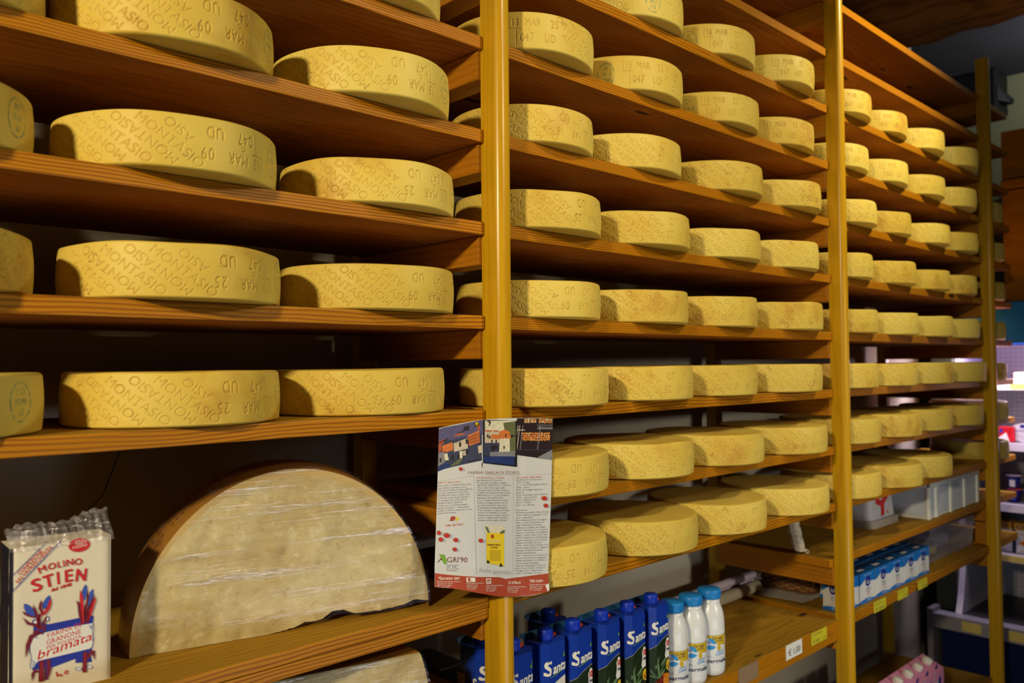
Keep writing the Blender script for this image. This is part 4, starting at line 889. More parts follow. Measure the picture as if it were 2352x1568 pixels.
    for i in range(n_): a = 2*math.pi*i/n_; b.box(.0155*math.cos(a)-.0004, .0155*math.cos(a)+.0004, .0155*math.sin(a)-.0004, .0155*math.sin(a)+.0004, .003, .019, CCAP)
    b.build('cap', root, (cx, cy, CBH+.0045))
    b = MB(); b.add([(CW*.68, .026, CBH+.0055), (CW*.86, .028, CBH+.0075), (CW*.94, .034, CBH+.0075), (CW*.84, .040, CBH+.007), (CW*.68, .038, CBH+.0055), (CW*.68, .026, CBH+.008), (CW*.86, .028, CBH+.0105), (CW*.94, .034, CBH+.010), (CW*.84, .040, CBH+.010), (CW*.68, .038, CBH+.008)], [(5, 6, 7, 8, 9), (0, 1, 6, 5), (1, 2, 7, 6), (2, 3, 8, 7), (3, 4, 9, 8)], TAB)
    b.build('pull_tab', root)
    return root
ZS = Z(-.797)+.0005
ace = carton('ace'); ace.location = (1.085, -.004, ZS); ace['label'] = 'blue and white juice carton directly right of the post, mostly hidden'; ace['group'] = 'juice cartons'
a2 = dup(ace, (1.1795, -.004, ZS), 'blue and white juice carton with red lettering, second from the post', 'juice cartons')
pin_c = carton('pine'); pin_c.location = (1.2635, -.004, ZS); pin_c['label'] = 'pineapple juice carton next to the white juice carton'; pin_c['group'] = 'juice cartons'
for x, lab in ((1.357, 'pineapple juice carton, second of the four'), (1.448, 'pineapple juice carton, third of the four'), (1.537, 'pineapple juice carton nearest the milk bottles')): dup(pin_c, (x, -.004, ZS), lab, 'juice cartons')
bk = carton('back'); bk.location = (1.072, .072, ZS); bk['label'] = 'dark blue juice carton seen left of the post below the shelf'; bk['group'] = 'juice cartons'
b = MB(); SFB = plane((-.0006, CD-.002, 0), (0, -1, 0), (0, 0, 1)); CRM = mat('carton_table', rgb(206, 186, 130), .5)
b.rect(SFB, .002, .0, .026, .172, CRM, .0003)
for k in range(16): b.text(SFB, ['Valori nutrizionali', 'per 100 ml', 'Energia 190 kJ', 'Proteine 0,3 g', 'Carboidrati 11 g', 'Vitamina C 12 mg', 'da consumarsi', 'entro la data'][k % 8], .004, .164-k*.0072, .0046, BLACK, .0006, width=.019-.003*(k % 3))
b.poly(SFB, [(.026, .0), (.062, .0), (.062, .094), (.047, .084), (.026, .118)], CWHITE, .0003); b.text(SFB, 'S', .048, .148, .034, WHITE, .0006, bold=.03, shear=.2, width=.016)
b.build('side_print', bk)
dup(bk, (1.277, .082, ZS), 'dark blue juice carton standing in the second row behind the others', 'juice cartons')

# ------------------------------------------------------------------ milk bottles
MILKW = mat('bottle_white', rgb(226, 228, 230), .3, coat=.4); CAPL = mat('cap_light_blue', rgb(28, 128, 206), .38)
def milk_bottle():
    root = empty('milk_bottle', (0, 0, 0), '', 'milk bottle'); b = MB()
    prof = [(0, 0), (.030, 0), (.0345, .003), (.0372, .010), (.0378, .022), (.0366, .0245), (.0378, .027), (.0378, .046), (.0367, .0485), (.0378, .051), (.0378, .105), (.0384, .1065), (.0384, .109), (.0378, .1105), (.0379, .130), (.0368, .146), (.0335, .162), (.0285, .175), (.0265, .180), (.0268, .183), (.0272, .186), (.0255, .188), (.0250, .196), (0, .196)]
    b.lathe(prof, MILKW, 56); body = b.build('bottle_body', root)
    b = MB(); r = .0380; a0 = math.radians(-80)
    S = lambda x, y, off=0.: Vector(((r+off)*math.sin(a0+x/r), -(r+off)*math.cos(a0+x/r), y))
    b.rect(S, .0, .020, .105, .104, mat('bottle_label', rgb(226, 228, 232), .32, coat=.3), .0002, 24, 1)
    for k in range(26):
        f = lambda t: .008+t*.062
        xa, xb = f(k/26), f((k+1)/26); lo = lambda x: .101-.022*math.sin(min(1, max(0, (x-.008)/.055))*math.pi*.62)
        b.poly(S, [(xa, lo(xa)), (xb, lo(xb)), (xb, .104), (xa, .104)], YEL2, .0004)
    b.text(S, 'Da oggi', .022, .0945, .0085, NAVY, .0008, width=.028, rot=.04); b.text(S, 'la nuova', .032, .0885, .006, NAVY, .0008, width=.018, rot=.04)
    eb = lambda x, y, rx, ry, m, off: b.bands(S, [(x+rx*math.cos(t), y+ry*math.sin(t)) for t in np.linspace(0, 2*math.pi, 25)[:-1]], m, off); eb(.070, .088, .0055, .0125, WHITE, .0008); eb(.070, .088, .0064, .0137, NAVY, .0006)
    def petal(x, y, L, a, wd, m):
        c, s_ = math.cos(a), math.sin(a); up_ = [(t*L, wd*math.sin(math.pi*(t*.9+.05))) for t in np.linspace(0, 1, 8)]
        b.bands(S, [(x+c*u-s_*v, y+s_*u+c*v) for u, v in up_+[(u, -v) for u, v in up_[::-1]]], m, .0007)
    petal(.031, .083, .022, 2.45, .005, SKYB); petal(.030, .0755, .024, 3.25, .0058, SKYB); petal(.038, .082, .017, -1.35, .0055, YEL2); petal(.022, .086, .014, 3.0, .0035, HATCH)
    b.text(S, 'Bontà e', .034, .061, .0085, SKYB, .0007, shear=.2, width=.022, rot=.12); b.text(S, 'Linea', .030, .053, .0115, SKYB, .0007, bold=.01, shear=.25, width=.024, rot=.12)
    b.text(S, 'Latte UHT', .006, .051, .0042, GREY, .0007, width=.014); b.rect(S, .006, .0485, .055, .0492, LGREY, .0007, 8, 1)
    b.text(S, 'parmalat', .006, .036, .0145, NAVY, .0008, bold=.015, width=.062)
    b.build('label', body)
    b = MB(); b.lathe([(0, 0), (.0288, 0), (.0292, .002), (.0292, .020), (.0275, .0225), (0, .0228)], CAPL, 48)
    for i in range(48): a = 2*math.pi*i/48; b.box(.0289*math.cos(a)-.0005, .0289*math.cos(a)+.0005, .0289*math.sin(a)-.0005, .0289*math.sin(a)+.0005, .002, .019, CAPL)
    b.build('cap', root, (0, 0, .192)); return root
mb_ = milk_bottle(); mb_.location = (1.667, .036, ZS); mb_['label'] = 'white milk bottle with blue cap touching the juice cartons'; mb_['group'] = 'milk bottles'
dup(mb_, (1.7465, .036, ZS), 'white milk bottle with blue cap, middle one of three', 'milk bottles'); dup(mb_, (1.830, .036, ZS), 'white milk bottle with blue cap, farthest right of three', 'milk bottles')

# ------------------------------------------------------------------ small things on the juice shelf
ROLLW = mat('roll_paper_lilac', rgb(206, 190, 200), .6); ROLLY = mat('roll_paper_cream', rgb(196, 184, 150), .6)
def roll(x0, x1, y, z, r, m, label, dy=0.):
    b = MB(); n = 28; vs = []
    for k, (x, rr) in enumerate(((x0, r*.72), (x0, r), (x1, r), (x1, r*.72), (x1-.05, r*.70))):
        for i in range(n): t = 2*math.pi*i/n; vs.append((x, y+dy*(x-x0)+rr*math.cos(t), z+rr*math.sin(t)))
    b.add(vs, [(k*n+i, k*n+(i+1) % n, (k+1)*n+(i+1) % n, (k+1)*n+i) for k in range(4) for i in range(n)], m, True)
    b.add([vs[i] for i in range(n)], [tuple(range(n))], m)
    # loose overlapping outer edge of the sheet
    b.add([(x0, y+r+.001, z-.004), (x1, y+dy*(x1-x0)+r+.001, z-.004), (x1, y+dy*(x1-x0)+r*.8, z+r*.75), (x0, y+r*.8, z+r*.75)], [(0, 1, 2, 3)], m)
    return tag(b.build('paper_roll'), label, 'paper roll', 'rolled papers')
roll(1.80, 2.585, .330, ZS+.0195, .019, ROLLY, 'cream paper roll lying in front of the lilac one behind the bottles', .004)
roll(1.72, 2.60, .3755, ZS+.0245, .024, ROLLW, 'thick lilac paper roll lying behind the bottles')
roll(1.78, 2.59, .352, ZS+.0555, .014, ROLLW, 'thin pale paper roll lying on top of the two others')
BOXW = mat('pale_box', rgb(196, 188, 196), .5); DARKLID = mat('dark_lid', rgb(26, 24, 26), .4)
for k, (y, lab) in enumerate(((.215, 'pale box with dark lid nearest the front, in shade behind the post'), (.285, 'pale box with dark lid in the middle, in shade behind the post'), (.355, 'pale box with dark lid rearmost, in shade behind the post'))):
    e = empty('storage_box', (1.14, y, ZS), lab, 'box', 'shaded boxes behind the post')
    b = MB(); b.bbox(0, .07, 0, .058, 0, .098, BOXW, .003); b.build('body', e); b = MB(); b.bbox(-.001, .071, -.001, .059, .0985, .120, DARKLID, .004); b.build('lid', e)
# price labels
LABY = mat('label_yellow', rgb(208, 196, 40), .55); TAPE = mat('tape_grey', rgb(150, 124, 96), .35)
def price(x0, x1, z0, z1, y, m, lines, label, group='price labels on the board edges', red=None):
    b = MB(); b.box(x0, x1, y-.0012, y, Z(z0), Z(z1), m); S = plane((x0, y-.0014, Z(z0)), (1, 0, 0), (0, 0, 1)); W_, H_ = x1-x0, z1-z0
    for t, x, yy, h, wd in lines: b.text(S, t, x*W_, yy*H_, h*H_, BLACK if m is not LABY else MEADOW, .0002, width=wd*W_)
    return tag(b.build('price_label'), label, 'price label', group)
price(2.145, 2.238, -.8385, -.797, -.0065, WHITE, [('€ 1,00', .14, .22, .62, .74)], 'white price label reading 1,00 euro on the juice shelf edge')
price(2.296, 2.394, -.834, -.7975, -.0065, LABY, [('Latte UHT intero', .08, .74, .2, .6), ('€ 0,95', .1, .12, .36, .4), ('1 lt', .7, .12, .3, .2)], 'yellow price label on the juice shelf edge near the post')
price(1.894, 1.993, -.842, -.7965, -.0065, TAPE, [], 'empty brownish label sleeve on the juice shelf edge')
price(2.734, 2.830, -.8325, -.797, -.0065, LABY, [('Latte intero', .1, .7, .2, .6), ('€ 0,65', .15, .12, .42, .7)], 'yellow price label under the milk cartons, nearest the post')
price(2.932, 3.020, -.8315, -.7985, -.0065, LABY, [('Latte parz.', .1, .7, .2, .6), ('1,10', .4, .12, .42, .5)], 'yellow price label under the milk cartons, middle of three')
price(3.116, 3.204, -.8315, -.7985, -.0065, LABY, [('Latte screm.', .1, .7, .2, .6), ('0,60', .4, .12, .42, .5)], 'yellow price label under the milk cartons, farthest of three')

# ------------------------------------------------------------------ milk cartons on the right bay
MBLUE = mat('milk_blue', rgb(20, 112, 198), .4); MTOP = mat('milk_top', rgb(14, 72, 128), .4); MW = mat('milk_white', rgb(222, 222, 222), .4); MLOGO = mat('milk_logo', rgb(30, 46, 136), .4)
def milk_carton():
    o = empty('milk_carton', (0, 0, 0), '', 'milk carton'); b = MB(); w_, d_, h_ = .1185, .066, .1
    b.bbox(0, w_, 0, d_, 0, h_, MW, .002, 2, MW, MTOP)
    for S, W_ in ((plane((0, -.0003, 0), (1, 0, 0), (0, 0, 1)), w_), (plane((-.0003, d_, 0), (0, -1, 0), (0, 0, 1)), d_)):
        for (xa, ya), (xb, yb) in zip([(0, .062), (.18, .070), (.38, .080), (.55, .073), (.78, .066), (1, .064)], [(.18, .070), (.38, .080), (.55, .073), (.78, .066), (1, .064)]): b.poly(S, [(xa*W_, ya), (xb*W_, yb), (xb*W_, h_), (xa*W_, h_)], MBLUE, .0003)
        for k in range(8):
            xa, xb = k/8, (k+1)/8; f = lambda x: .002+.013*math.sin(math.pi*min(1, x*.75+.25)*.9)
            b.poly(S, [(xa*W_, .001), (xb*W_, .001), (xb*W_, f(xb)), (xa*W_, f(xa))], MBLUE, .0003)
        b.ell(S, W_*.52, .070, W_*.17, .0175, MLOGO, .0005, 24); b.text(S, 'Lp', W_*.41, .063, .017, WHITE, .0007, shear=.3, width=W_*.2)
        b.text(S, 'latte', W_*.40, .042, .0105, GREY, .0006, width=W_*.3); b.text(S, 'intero', W_*.40, .034, .009, GREY, .0006, width=W_*.3); b.text(S, 'UHT', W_*.42, .025, .0075, ORANGE, .0006, width=W_*.24); b.text(S, 'a lunga conservazione', W_*.3, .0185, .004, GREY, .0006, width=W_*.5); b.text(S, '500 ml', W_*.45, .006, .0065, WHITE, .0006, width=W_*.3); b.text(S, 'latte di montagna', W_*.25, .090, .004, WHITE, .0006, width=W_*.5)
    b.rect(plane((0, 0, h_+.0003), (1, 0, 0), (0, 1, 0)), w_*.3, d_*.25, w_*.66, d_*.48, BOXW); b.rect(plane((0, 0, h_+.0003), (1, 0, 0), (0, 1, 0)), 0, d_*.86, w_, d_*.90, LGREY)
    b.build('carton_body', o); return o
ZM = Z(-.798)+.0005
mc = milk_carton(); mc.location = (2.549, .013, ZM); mc['label'] = 'blue and white milk carton behind the middle post, its end showing left of it'; mc['group'] = 'milk cartons'
for k in range(1, 6): dup(mc, (2.549+.1222*k, .010+.0008*(k % 2), ZM), f'blue and white milk carton, front row, {["", "first visible right of the post", "second right of the post", "third right of the post", "fourth right of the post", "rightmost"][k]}', 'milk cartons')
for k in range(1, 6): dup(mc, (2.549+.1222*k+.004, .083, ZM), f'milk carton in the rear row, {["nearest the post", "second from the post", "third from the post", "fourth from the post", "fifth from the post", "rightmost"][k]}', 'milk cartons')

# ------------------------------------------------------------------ tub, crate, clear box, salami, basket
TUBW = mat('tub_plastic', rgb(206, 202, 204), .35, coat=.2); TUBL = mat('tub_lid', rgb(176, 170, 160), .3); CRATEM = mat('crate_plastic', rgb(240, 240, 228), .4); CRATEP = mat('crate_panel', rgb(214, 220, 232), .4)
def rrect(w_, d_, r, n=5): return [(cx+r*math.cos(t), cy+r*math.sin(t)) for cx, cy, t0 in ((w_-r, d_-r, 0), (r, d_-r, math.pi/2), (r, r, math.pi), (w_-r, r, 1.5*math.pi)) for t in [t0+math.pi/2*i/n for i in range(n+1)]]
ZT = Z(-.611)+.0005
tub = empty('plastic_tub', (2.995, .100, ZT), 'white upside-down plastic tub with red emblem, left of the white crate', 'tub')
b = MB(); b.prism(rrect(.255, .19, .03), .0, .026, TUBL, True); b.build('lid', tub)
b = MB(); pts = [(x+.012, y+.012) for x, y in rrect(.231, .166, .028)]; b.prism(pts, .0265, .142, TUBW, True, True, .90)
S = plane((.02, .0125, .0265), (1, 0, 0), (0, .09, .995))
b.poly(S, [(.045, .080), (.098, .066), (.160, .092), (.158, .069), (.120, .051), (.113, .012), (.083, .007), (.088, .044), (.046, .058)], RED, .002); b.ell(S, .145, .018, .006, .006, ORANGE, .002)
b.build('body', tub)
cr_ = empty('plastic_crate', (3.318, .020, ZT), 'white ribbed plastic crate standing under the right bay wheels', 'crate')
b = MB(); Lc, Dc, Hc = .585, .30, .147
b.bbox(.004, Lc-.004, .006, Dc-.006, 0, .012, CRATEM, .004)
for y0, y1 in ((.006, .012), (Dc-.012, Dc-.006)): b.box(.006, Lc-.006, y0, y1, .010, Hc, CRATEP)
for x0, x1 in ((.006, .012), (Lc-.012, Lc-.006)): b.box(x0, x1, .006, Dc-.006, .010, Hc, CRATEP)
b.build('box_shell', cr_)
for x in (0., .075, .235, .395, Lc-.028):
    b = MB(); b.bbox(x, x+.026, 0, .014, .0, Hc, CRATEM, .004); b.build('rib', cr_)
b = MB(); b.bbox(-.004, Lc+.004, -.004, .008, Hc-.022, Hc, CRATEM, .003); b.bbox(-.004, .008, -.004, Dc, Hc-.022, Hc, CRATEM, .003); b.bbox(Lc-.008, Lc+.004, -.004, Dc, Hc-.022, Hc, CRATEM, .003); b.bbox(0, Lc, Dc-.012, Dc, Hc-.022, Hc, CRATEM, .003); b.build('rim', cr_)
CLEAR = bpy.data.materials.new('clear_plastic'); CLEAR.use_nodes = True; T = NT(CLEAR); CLEAR.node_tree.nodes.remove(CLEAR.node_tree.nodes['Principled BSDF'])
film_shader(T, CLEAR.node_tree.nodes['Material Output'], (3, 3, 3), .26, .12, (.8, .8, .95, 1), .55)
cbx = empty('clear_box', (3.40, .055, ZM), 'translucent plastic box beside the rightmost milk carton', 'box')
b = MB(); Lb, Db, Hb = .50, .28, .135
for v in ([(0, 0), (Lb, 0)], [(Lb, 0), (Lb, Db)], [(Lb, Db), (0, Db)], [(0, Db), (0, 0)]):
    (xa, ya), (xb, yb) = v; b.add([(xa, ya, .001), (xb, yb, .001), (xb+(.012 if xb else -.012), yb+(.01 if yb else -.01), Hb), (xa+(.012 if xa else -.012), ya+(.01 if ya else -.01), Hb)], [(0, 1, 2, 3)], CLEAR)
b.add([(0, 0, .001), (Lb, 0, .001), (Lb, Db, .001), (0, Db, .001)], [(0, 1, 2, 3)], CLEAR); b.build('shell', cbx)
b = MB(); pr = [(-.012, -.010), (Lb+.012, -.010), (Lb+.012, Db+.01), (-.012, Db+.01), (-.012, -.010)]; b.tube([(x, y, Hb) for x, y in pr], .004, mat('box_rim', rgb(150, 150, 170), .3), 8); b.build('rim', cbx)
b = MB(); b.bbox(3.46, 3.62, .10, .21, ZM+.003, ZM+.035, mat('yellow_pack', rgb(196, 176, 90), .5), .006); b.bbox(3.62, 3.635, .11, .20, ZM+.003, ZM+.03, BOXW, .004); tag(b.build('food_pack'), 'yellow packet lying inside the translucent plastic box', 'packet')
b = MB(); b.bbox(3.66, 3.82, .12, .26, ZM+.003, ZM+.055, mat('lilac_pack', rgb(150, 146, 180), .5), .008); tag(b.build('food_pack'), 'lilac packet lying inside the translucent plastic box', 'packet')
# netted salami on the protruding board end
NETW = mat('salami_skin', rgb(196, 182, 158), .6, noise=.25, nscale=90); STRING = mat('string_white', rgb(222, 214, 196), .8)
sal = empty('salami', (2.474, .115, ZT), 'whitish string-tied salami leaning upright beside the post under the wheels', 'salami')
b = MB(); n = 22; prof = [(0, .003), (.008, .004), (.0155, .009), (.0185, .018)]+[(.0185+.0016*math.sin(k*1.5), .026+k*.0095) for k in range(11)]+[(.012, .134), (.004, .140)]
lean_ = lambda s_: -.42*s_
vs = [(lean_(s_)+r*math.cos(2*math.pi*i/n), r*math.sin(2*math.pi*i/n), s_) for r, s_ in prof for i in range(n)]
b.add(vs, [(k*n+i, k*n+(i+1) % n, (k+1)*n+(i+1) % n, (k+1)*n+i) for k in range(len(prof)-1) for i in range(n)], NETW, True); b.build('body', sal)
b = MB()
for k in range(7):
    s_ = .014+k*.0185; b.tube([(lean_(s_)+.0195*math.cos(t), .0195*math.sin(t), s_+.003*math.sin(t)) for t in np.linspace(0, 2*math.pi, 20)], .0013, STRING, 6, False)
for a in (0, 1.57, 3.14, 4.71): b.tube([(lean_(s_)+.0198*math.cos(a), .0198*math.sin(a), s_) for s_ in np.linspace(.012, .125, 8)], .0011, STRING, 6)
b.build('string', sal)
b = MB(); b.tube([(.0, -.019, .016), (.006, -.025, .010), (.005, -.029, .004), (-.002, -.028, .0025), (-.005, -.024, .006), (-.001, -.019, .013)], .0018, STRING, 8); b.build('loop', sal)
# wicker basket with paper under it
WICK = mat('wicker', rgb(150, 104, 54), .7, noise=.3, nscale=80); WICK2 = mat('wicker_dark', rgb(112, 74, 38), .7)
bsk = empty('wicker_basket', (2.64, .16, ZM+.002), 'wicker basket in the shade behind the milk cartons', 'basket')
bw, bd = .34, .215
def rr_path(w_, d_, r, n): 
    p = rrect(w_, d_, r, 6); L = [0]
    for a, c in zip(p, p[1:]+p[:1]): L.append(L[-1]+math.hypot(c[0]-a[0], c[1]-a[1]))
    out_ = []
    for k in range(n):
        s_ = L[-1]*k/n; i = max(j for j in range(len(p)) if L[j] <= s_+1e-9); t = (s_-L[i])/max(1e-9, L[i+1]-L[i]); a, c = p[i], p[(i+1) % len(p)]; out_.append((a[0]+(c[0]-a[0])*t, a[1]+(c[1]-a[1])*t))
    return out_
b = MB()
for row in range(13):
    z = .006+row*.0085; e = row*.0012; pth = rr_path(bw-.03+2*e, bd-.03+2*e, .03, 88); pts = []
    for k, (x, y) in enumerate(pth):
        d = Vector((x-(bw-.03)/2-e, y-(bd-.03)/2-e)).normalized()*.0036*(1 if (k//2+row) % 2 else -1); pts.append((x+.015-e+d.x, y+.015-e+d.y, z))
    b.tube(pts+[pts[0]], .0042, WICK if row % 3 else WICK2, 6, False)
b.build('weave', bsk)
b = MB()
for k, (x, y) in enumerate(rr_path(bw-.03, bd-.03, .03, 44)):
    dx, dy = (x-(bw-.03)/2)*.1, (y-(bd-.03)/2)*.1; b.tube([(x+.015, y+.015, .002), (x+.015+dx, y+.015+dy, .118)], .0026, WICK2, 6)
b.build('stakes', bsk)
b = MB(); b.tube([(x+.002, y+.002, .118) for x, y in rr_path(bw-.004, bd-.004, .035, 60)]+[(rr_path(bw-.004, bd-.004, .035, 60)[0][0]+.002, rr_path(bw-.004, bd-.004, .035, 60)[0][1]+.002, .118)], .006, WICK, 8, False); b.build('rim', bsk)
b = MB(); b.add([(2.545, .36, ZM+.0006), (2.575, .158, ZM+.0006), (2.62, .152, ZM+.0006), (2.99, .152, ZM+.0006), (2.99, .38, ZM+.0006), (2.545, .36, ZM+.0014), (2.575, .158, ZM+.0014), (2.62, .152, ZM+.0014), (2.99, .152, ZM+.0014), (2.99, .38, ZM+.0014)], [(5, 6, 7, 8, 9), (0, 5, 6, 1), (1, 6, 7, 2), (2, 7, 8, 3)], mat('white_sheet', rgb(206, 198, 190), .6)); tag(b.build('paper_sheet'), 'white paper sheet lying under the wicker basket', 'paper')

# ------------------------------------------------------------------ pink cartons near the floor
PINK = mat('pink_board', rgb(224, 140, 180), .45); PW_ = mat('pink_white', rgb(218, 216, 222), .45); PCAP = mat('white_cap', rgb(230, 226, 214), .45); LBLU = mat('carton_lightblue', rgb(50, 130, 190), .45)
def tall_carton(top):
    o = empty('milk_carton', (0, 0, 0), '', 'milk carton'); b = MB(); w_, d_, h_ = .088, .075, .182
    b.add([(x, y, z) for z in (0, h_) for x, y in ((0, 0), (w_, 0), (w_, d_), (0, d_))]+[(0, d_, h_+.034), (w_, d_, h_+.034)], [(3, 2, 1, 0), (0, 1, 5, 4), (1, 2, 6, 5), (2, 3, 7, 6), (3, 0, 4, 7)], PW_)
    o2 = [(0, 0, h_), (w_, 0, h_), (w_, d_, h_), (0, d_, h_), (0, d_, h_+.034), (w_, d_, h_+.034)]; b.add(o2, [(0, 1, 5, 4), (1, 2, 5), (3, 0, 4), (2, 3, 4, 5)], top)
    S = plane((0, -.0004, 0), (1, 0, 0), (0, 0, 1)); b.rect(S, .055, .06, w_, h_, top, .0002); b.poly(S, [(.0, .145), (.055, .150), (.055, h_), (0, h_)], top, .0002)
    b.poly(S, [(.034, .15), (.05, .165), (.058, .15), (.060, .11), (.05, .085), (.038, .082), (.030, .10), (.030, .13)], MLOGO, .0005); b.text(S, 'Lp', .036, .115, .024, LGREY, .0007, shear=.3, width=.02); b.text(S, 'latte', .012, .06, .02, GREY, .0005, width=.04); b.text(S, '1 l', .01, .02, .014, GREY, .0005)
    S2 = plane((0, 0, h_+.0004), (1, 0, 0), (0, d_, .034)); b.poly(S2, [(.030, .006), (.062, .012), (.078, .022), (.062, .020), (.05, .016), (.034, .014)], MLOGO, .0005)
    b.build('carton_body', o); b = MB(); b.lathe([(0, 0), (.0165, 0), (.017, .003), (.017, .018), (.015, .021), (0, .0215)], PCAP, 28)
    for i in range(28): a = 2*math.pi*i/28; b.box(.0168*math.cos(a)-.0005, .0168*math.cos(a)+.0005, .0168*math.sin(a)-.0005, .0168*math.sin(a)+.0005, .003, .017, PCAP)
    c = b.build('cap', o, (.030, .042, h_+.021)); c.rotation_euler = (math.radians(24), 0, 0); return o
ZP = Z(-1.361)+.0005
pc = tall_carton(PINK); pc.location = (3.292, .004, ZP); pc['label'] = 'pink topped milk carton with white cap, rightmost of its row'; pc['group'] = 'pink milk cartons'
for k, lab in enumerate(('second from the right', 'third from the right', 'fourth from the right', 'fifth from the right, half cut off')): dup(pc, (3.292-.0945*(k+1), .004, ZP), 'pink topped milk carton, '+lab, 'pink milk cartons')
lb = tall_carton(LBLU); lb.location = (2.735, .02, ZP+.035-.0345); lb['label'] = 'light blue topped milk carton at the photo bottom beside the post'

# ------------------------------------------------------------------ refrigerated cabinet beyond the rack
def perforated(name, col, hole, pitch=.024, rad=.11):
    m = bpy.data.materials.new(name); m.use_nodes = True; T = NT(m); p = m.node_tree.nodes['Principled BSDF']
    sp = T.n('SeparateXYZ'); T.put(sp.inputs[0], T.n('TexCoord').outputs['Object']); u = T.math('ADD', sp.outputs[0], sp.outputs[1])
    fu = T.math('SUBTRACT', T.math('FRACT', T.math('MULTIPLY', u, 1/pitch)), .5); fv = T.math('SUBTRACT', T.math('FRACT', T.math('MULTIPLY', sp.outputs[2], 1/pitch)), .5)
    d = T.math('SQRT', T.math('ADD', T.math('MULTIPLY', fu, fu), T.math('MULTIPLY', fv, fv)))
    T.put(p.inputs['Base Color'], T.mix(T.ramp(d, rad+.05, rad-.03), col, hole)); p.inputs['Roughness'].default_value = .45; return m
PERF = perforated('perforated_steel', rgb(176, 172, 184), rgb(40, 40, 52)); STEELF = mat('fridge_grey', rgb(150, 146, 156), .4); WHITEF = mat('fridge_white', rgb(224, 218, 232), .4); NAVYF = mat('fridge_navy', rgb(12, 22, 74), .4); HEADER = mat('fridge_header', rgb(14, 78, 170), .8, spec=.1); DARKF = mat('fridge_dark', rgb(44, 42, 44), .5)
GLOW = mat('fridge_lamp', rgb(240, 225, 250), .5, emit=(.93, .82, 1, 1), estr=.75); STRIPY = mat('price_strip', rgb(226, 200, 110), .45)
fr = empty('refrigerated_cabinet', (4.4, 0, 0), 'open refrigerated cabinet with perforated back and blue header behind the rack', 'fridge'); FY0, FY1 = -2.2, .27
def fpart(name, *boxes, m=STEELF):
    b = MB()
    for x0, x1, y0, y1, z0, z1 in boxes: b.box(x0-4.4, x1-4.4, y0, y1, Z(z0), Z(z1), m)
    return b.build(name, fr)
fpart('base', (4.40, 5.2, FY0, .40, -1.65, -1.29), m=DARKF)
fpart('front_panel', (4.375, 4.40, FY0, .35, -1.545, -1.335), m=NAVYF)
fpart('trim_rail', (4.365, 4.40, FY0, .36, -1.575, -1.55), m=mat('rail_lilac', rgb(150, 140, 160), .4))
fpart('bumper', (4.34, 4.42, FY0, .375, -1.322, -1.255), m=STEELF)
fpart('end_cap', (4.335, 4.44, .3765, .405, -1.65, -1.235), m=mat('cap_grey', rgb(120, 116, 122), .5))
fpart('tray', (4.42, 5.0, FY0, .27, -1.29, -1.262), m=DARKF)
fpart('back_panel', (4.98, 5.02, FY0, .27, -1.262, .09), m=PERF)
b = MB()
prof = [(4.42, -1.26), (4.46, -1.17), (4.50, -1.02), (4.50, .09), (5.04, .09), (5.04, -1.26)]
n = len(prof); vs = [(x-4.4, y, Z(z)) for y in (.271, .30) for x, z in prof]
b.add(vs, [tuple(range(n)), tuple(range(2*n-1, n-1, -1))], STEELF); b.add(vs, [(i, i+n, (i+1) % n+n, (i+1) % n) for i in range(n)], WHITEF); b.build('side_panel', fr)
fpart('end_wall', (4.46, 5.1, .302, .40, -1.29, .27), m=mat('end_wall_dark', rgb(64, 70, 58), .6))
hd = fpart('header', (4.44, 5.1, FY0, .40, .085, .285), m=HEADER)
for z, lit in ((-.118, 1), (-.415, 0), (-.713, 0), (-.957, 0)):
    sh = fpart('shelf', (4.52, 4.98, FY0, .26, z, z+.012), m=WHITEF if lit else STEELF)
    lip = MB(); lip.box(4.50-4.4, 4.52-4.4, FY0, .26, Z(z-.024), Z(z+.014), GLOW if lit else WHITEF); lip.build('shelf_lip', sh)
    if z < -.9 or lit:
        st_ = MB(); st_.box(4.497-4.4, 4.4995-4.4, -.9, .055 if lit else .16, Z(z-.020), Z(z+.008), STRIPY); st_.build('price_strip', sh)
for y0, y1 in ((.16, .245), (-.02, .045), (-.11, -.03)):
    b = MB(); b.box(4.3375-4.4, 4.3395-4.4, y0, y1, Z(-1.312), Z(-1.268), STRIPY); b.build('price_strip', fr)
# goods in the cabinet
SALM = mat('pink_pack', rgb(206, 128, 118), .5); SALM2 = mat('pink_pack_dark', rgb(160, 70, 66), .5)
for k in range(5):
    b = MB(); y = .06-.105*k; b.bbox(4.56, 4.76, y-.1, y-.003, Z(-.1055), Z(-.085), SALM, .004); b.bbox(4.565, 4.755, y-.098, y-.005, Z(-.0848), Z(-.058), SALM2 if k % 2 else SALM, .004)
    tag(b.build('meat_pack'), 'flat pink packet on the lit fridge shelf, '+['closest to the rack', 'second along', 'third along', 'fourth along', 'last in the row'][k], 'packet', 'pink packets in the fridge')
b = MB(); b.bbox(4.55, 4.58, .055, .125, Z(-.4025), Z(-.325), mat('red_pack', rgb(200, 20, 40), .4), .006); S = plane((4.5495, .125, Z(-.4025)), (0, -1, 0), (0, 0, 1)); b.poly(S, [(.0, .02), (.035, .05), (.05, .0), (.0, .0)], WHITE, .0004); b.poly(S, [(0, .045), (.02, .075), (.02, .05)], BLUE, .0004); tag(b.build('food_pack'), 'red packet with white emblem on the fridge shelf beside the oval tub', 'packet')
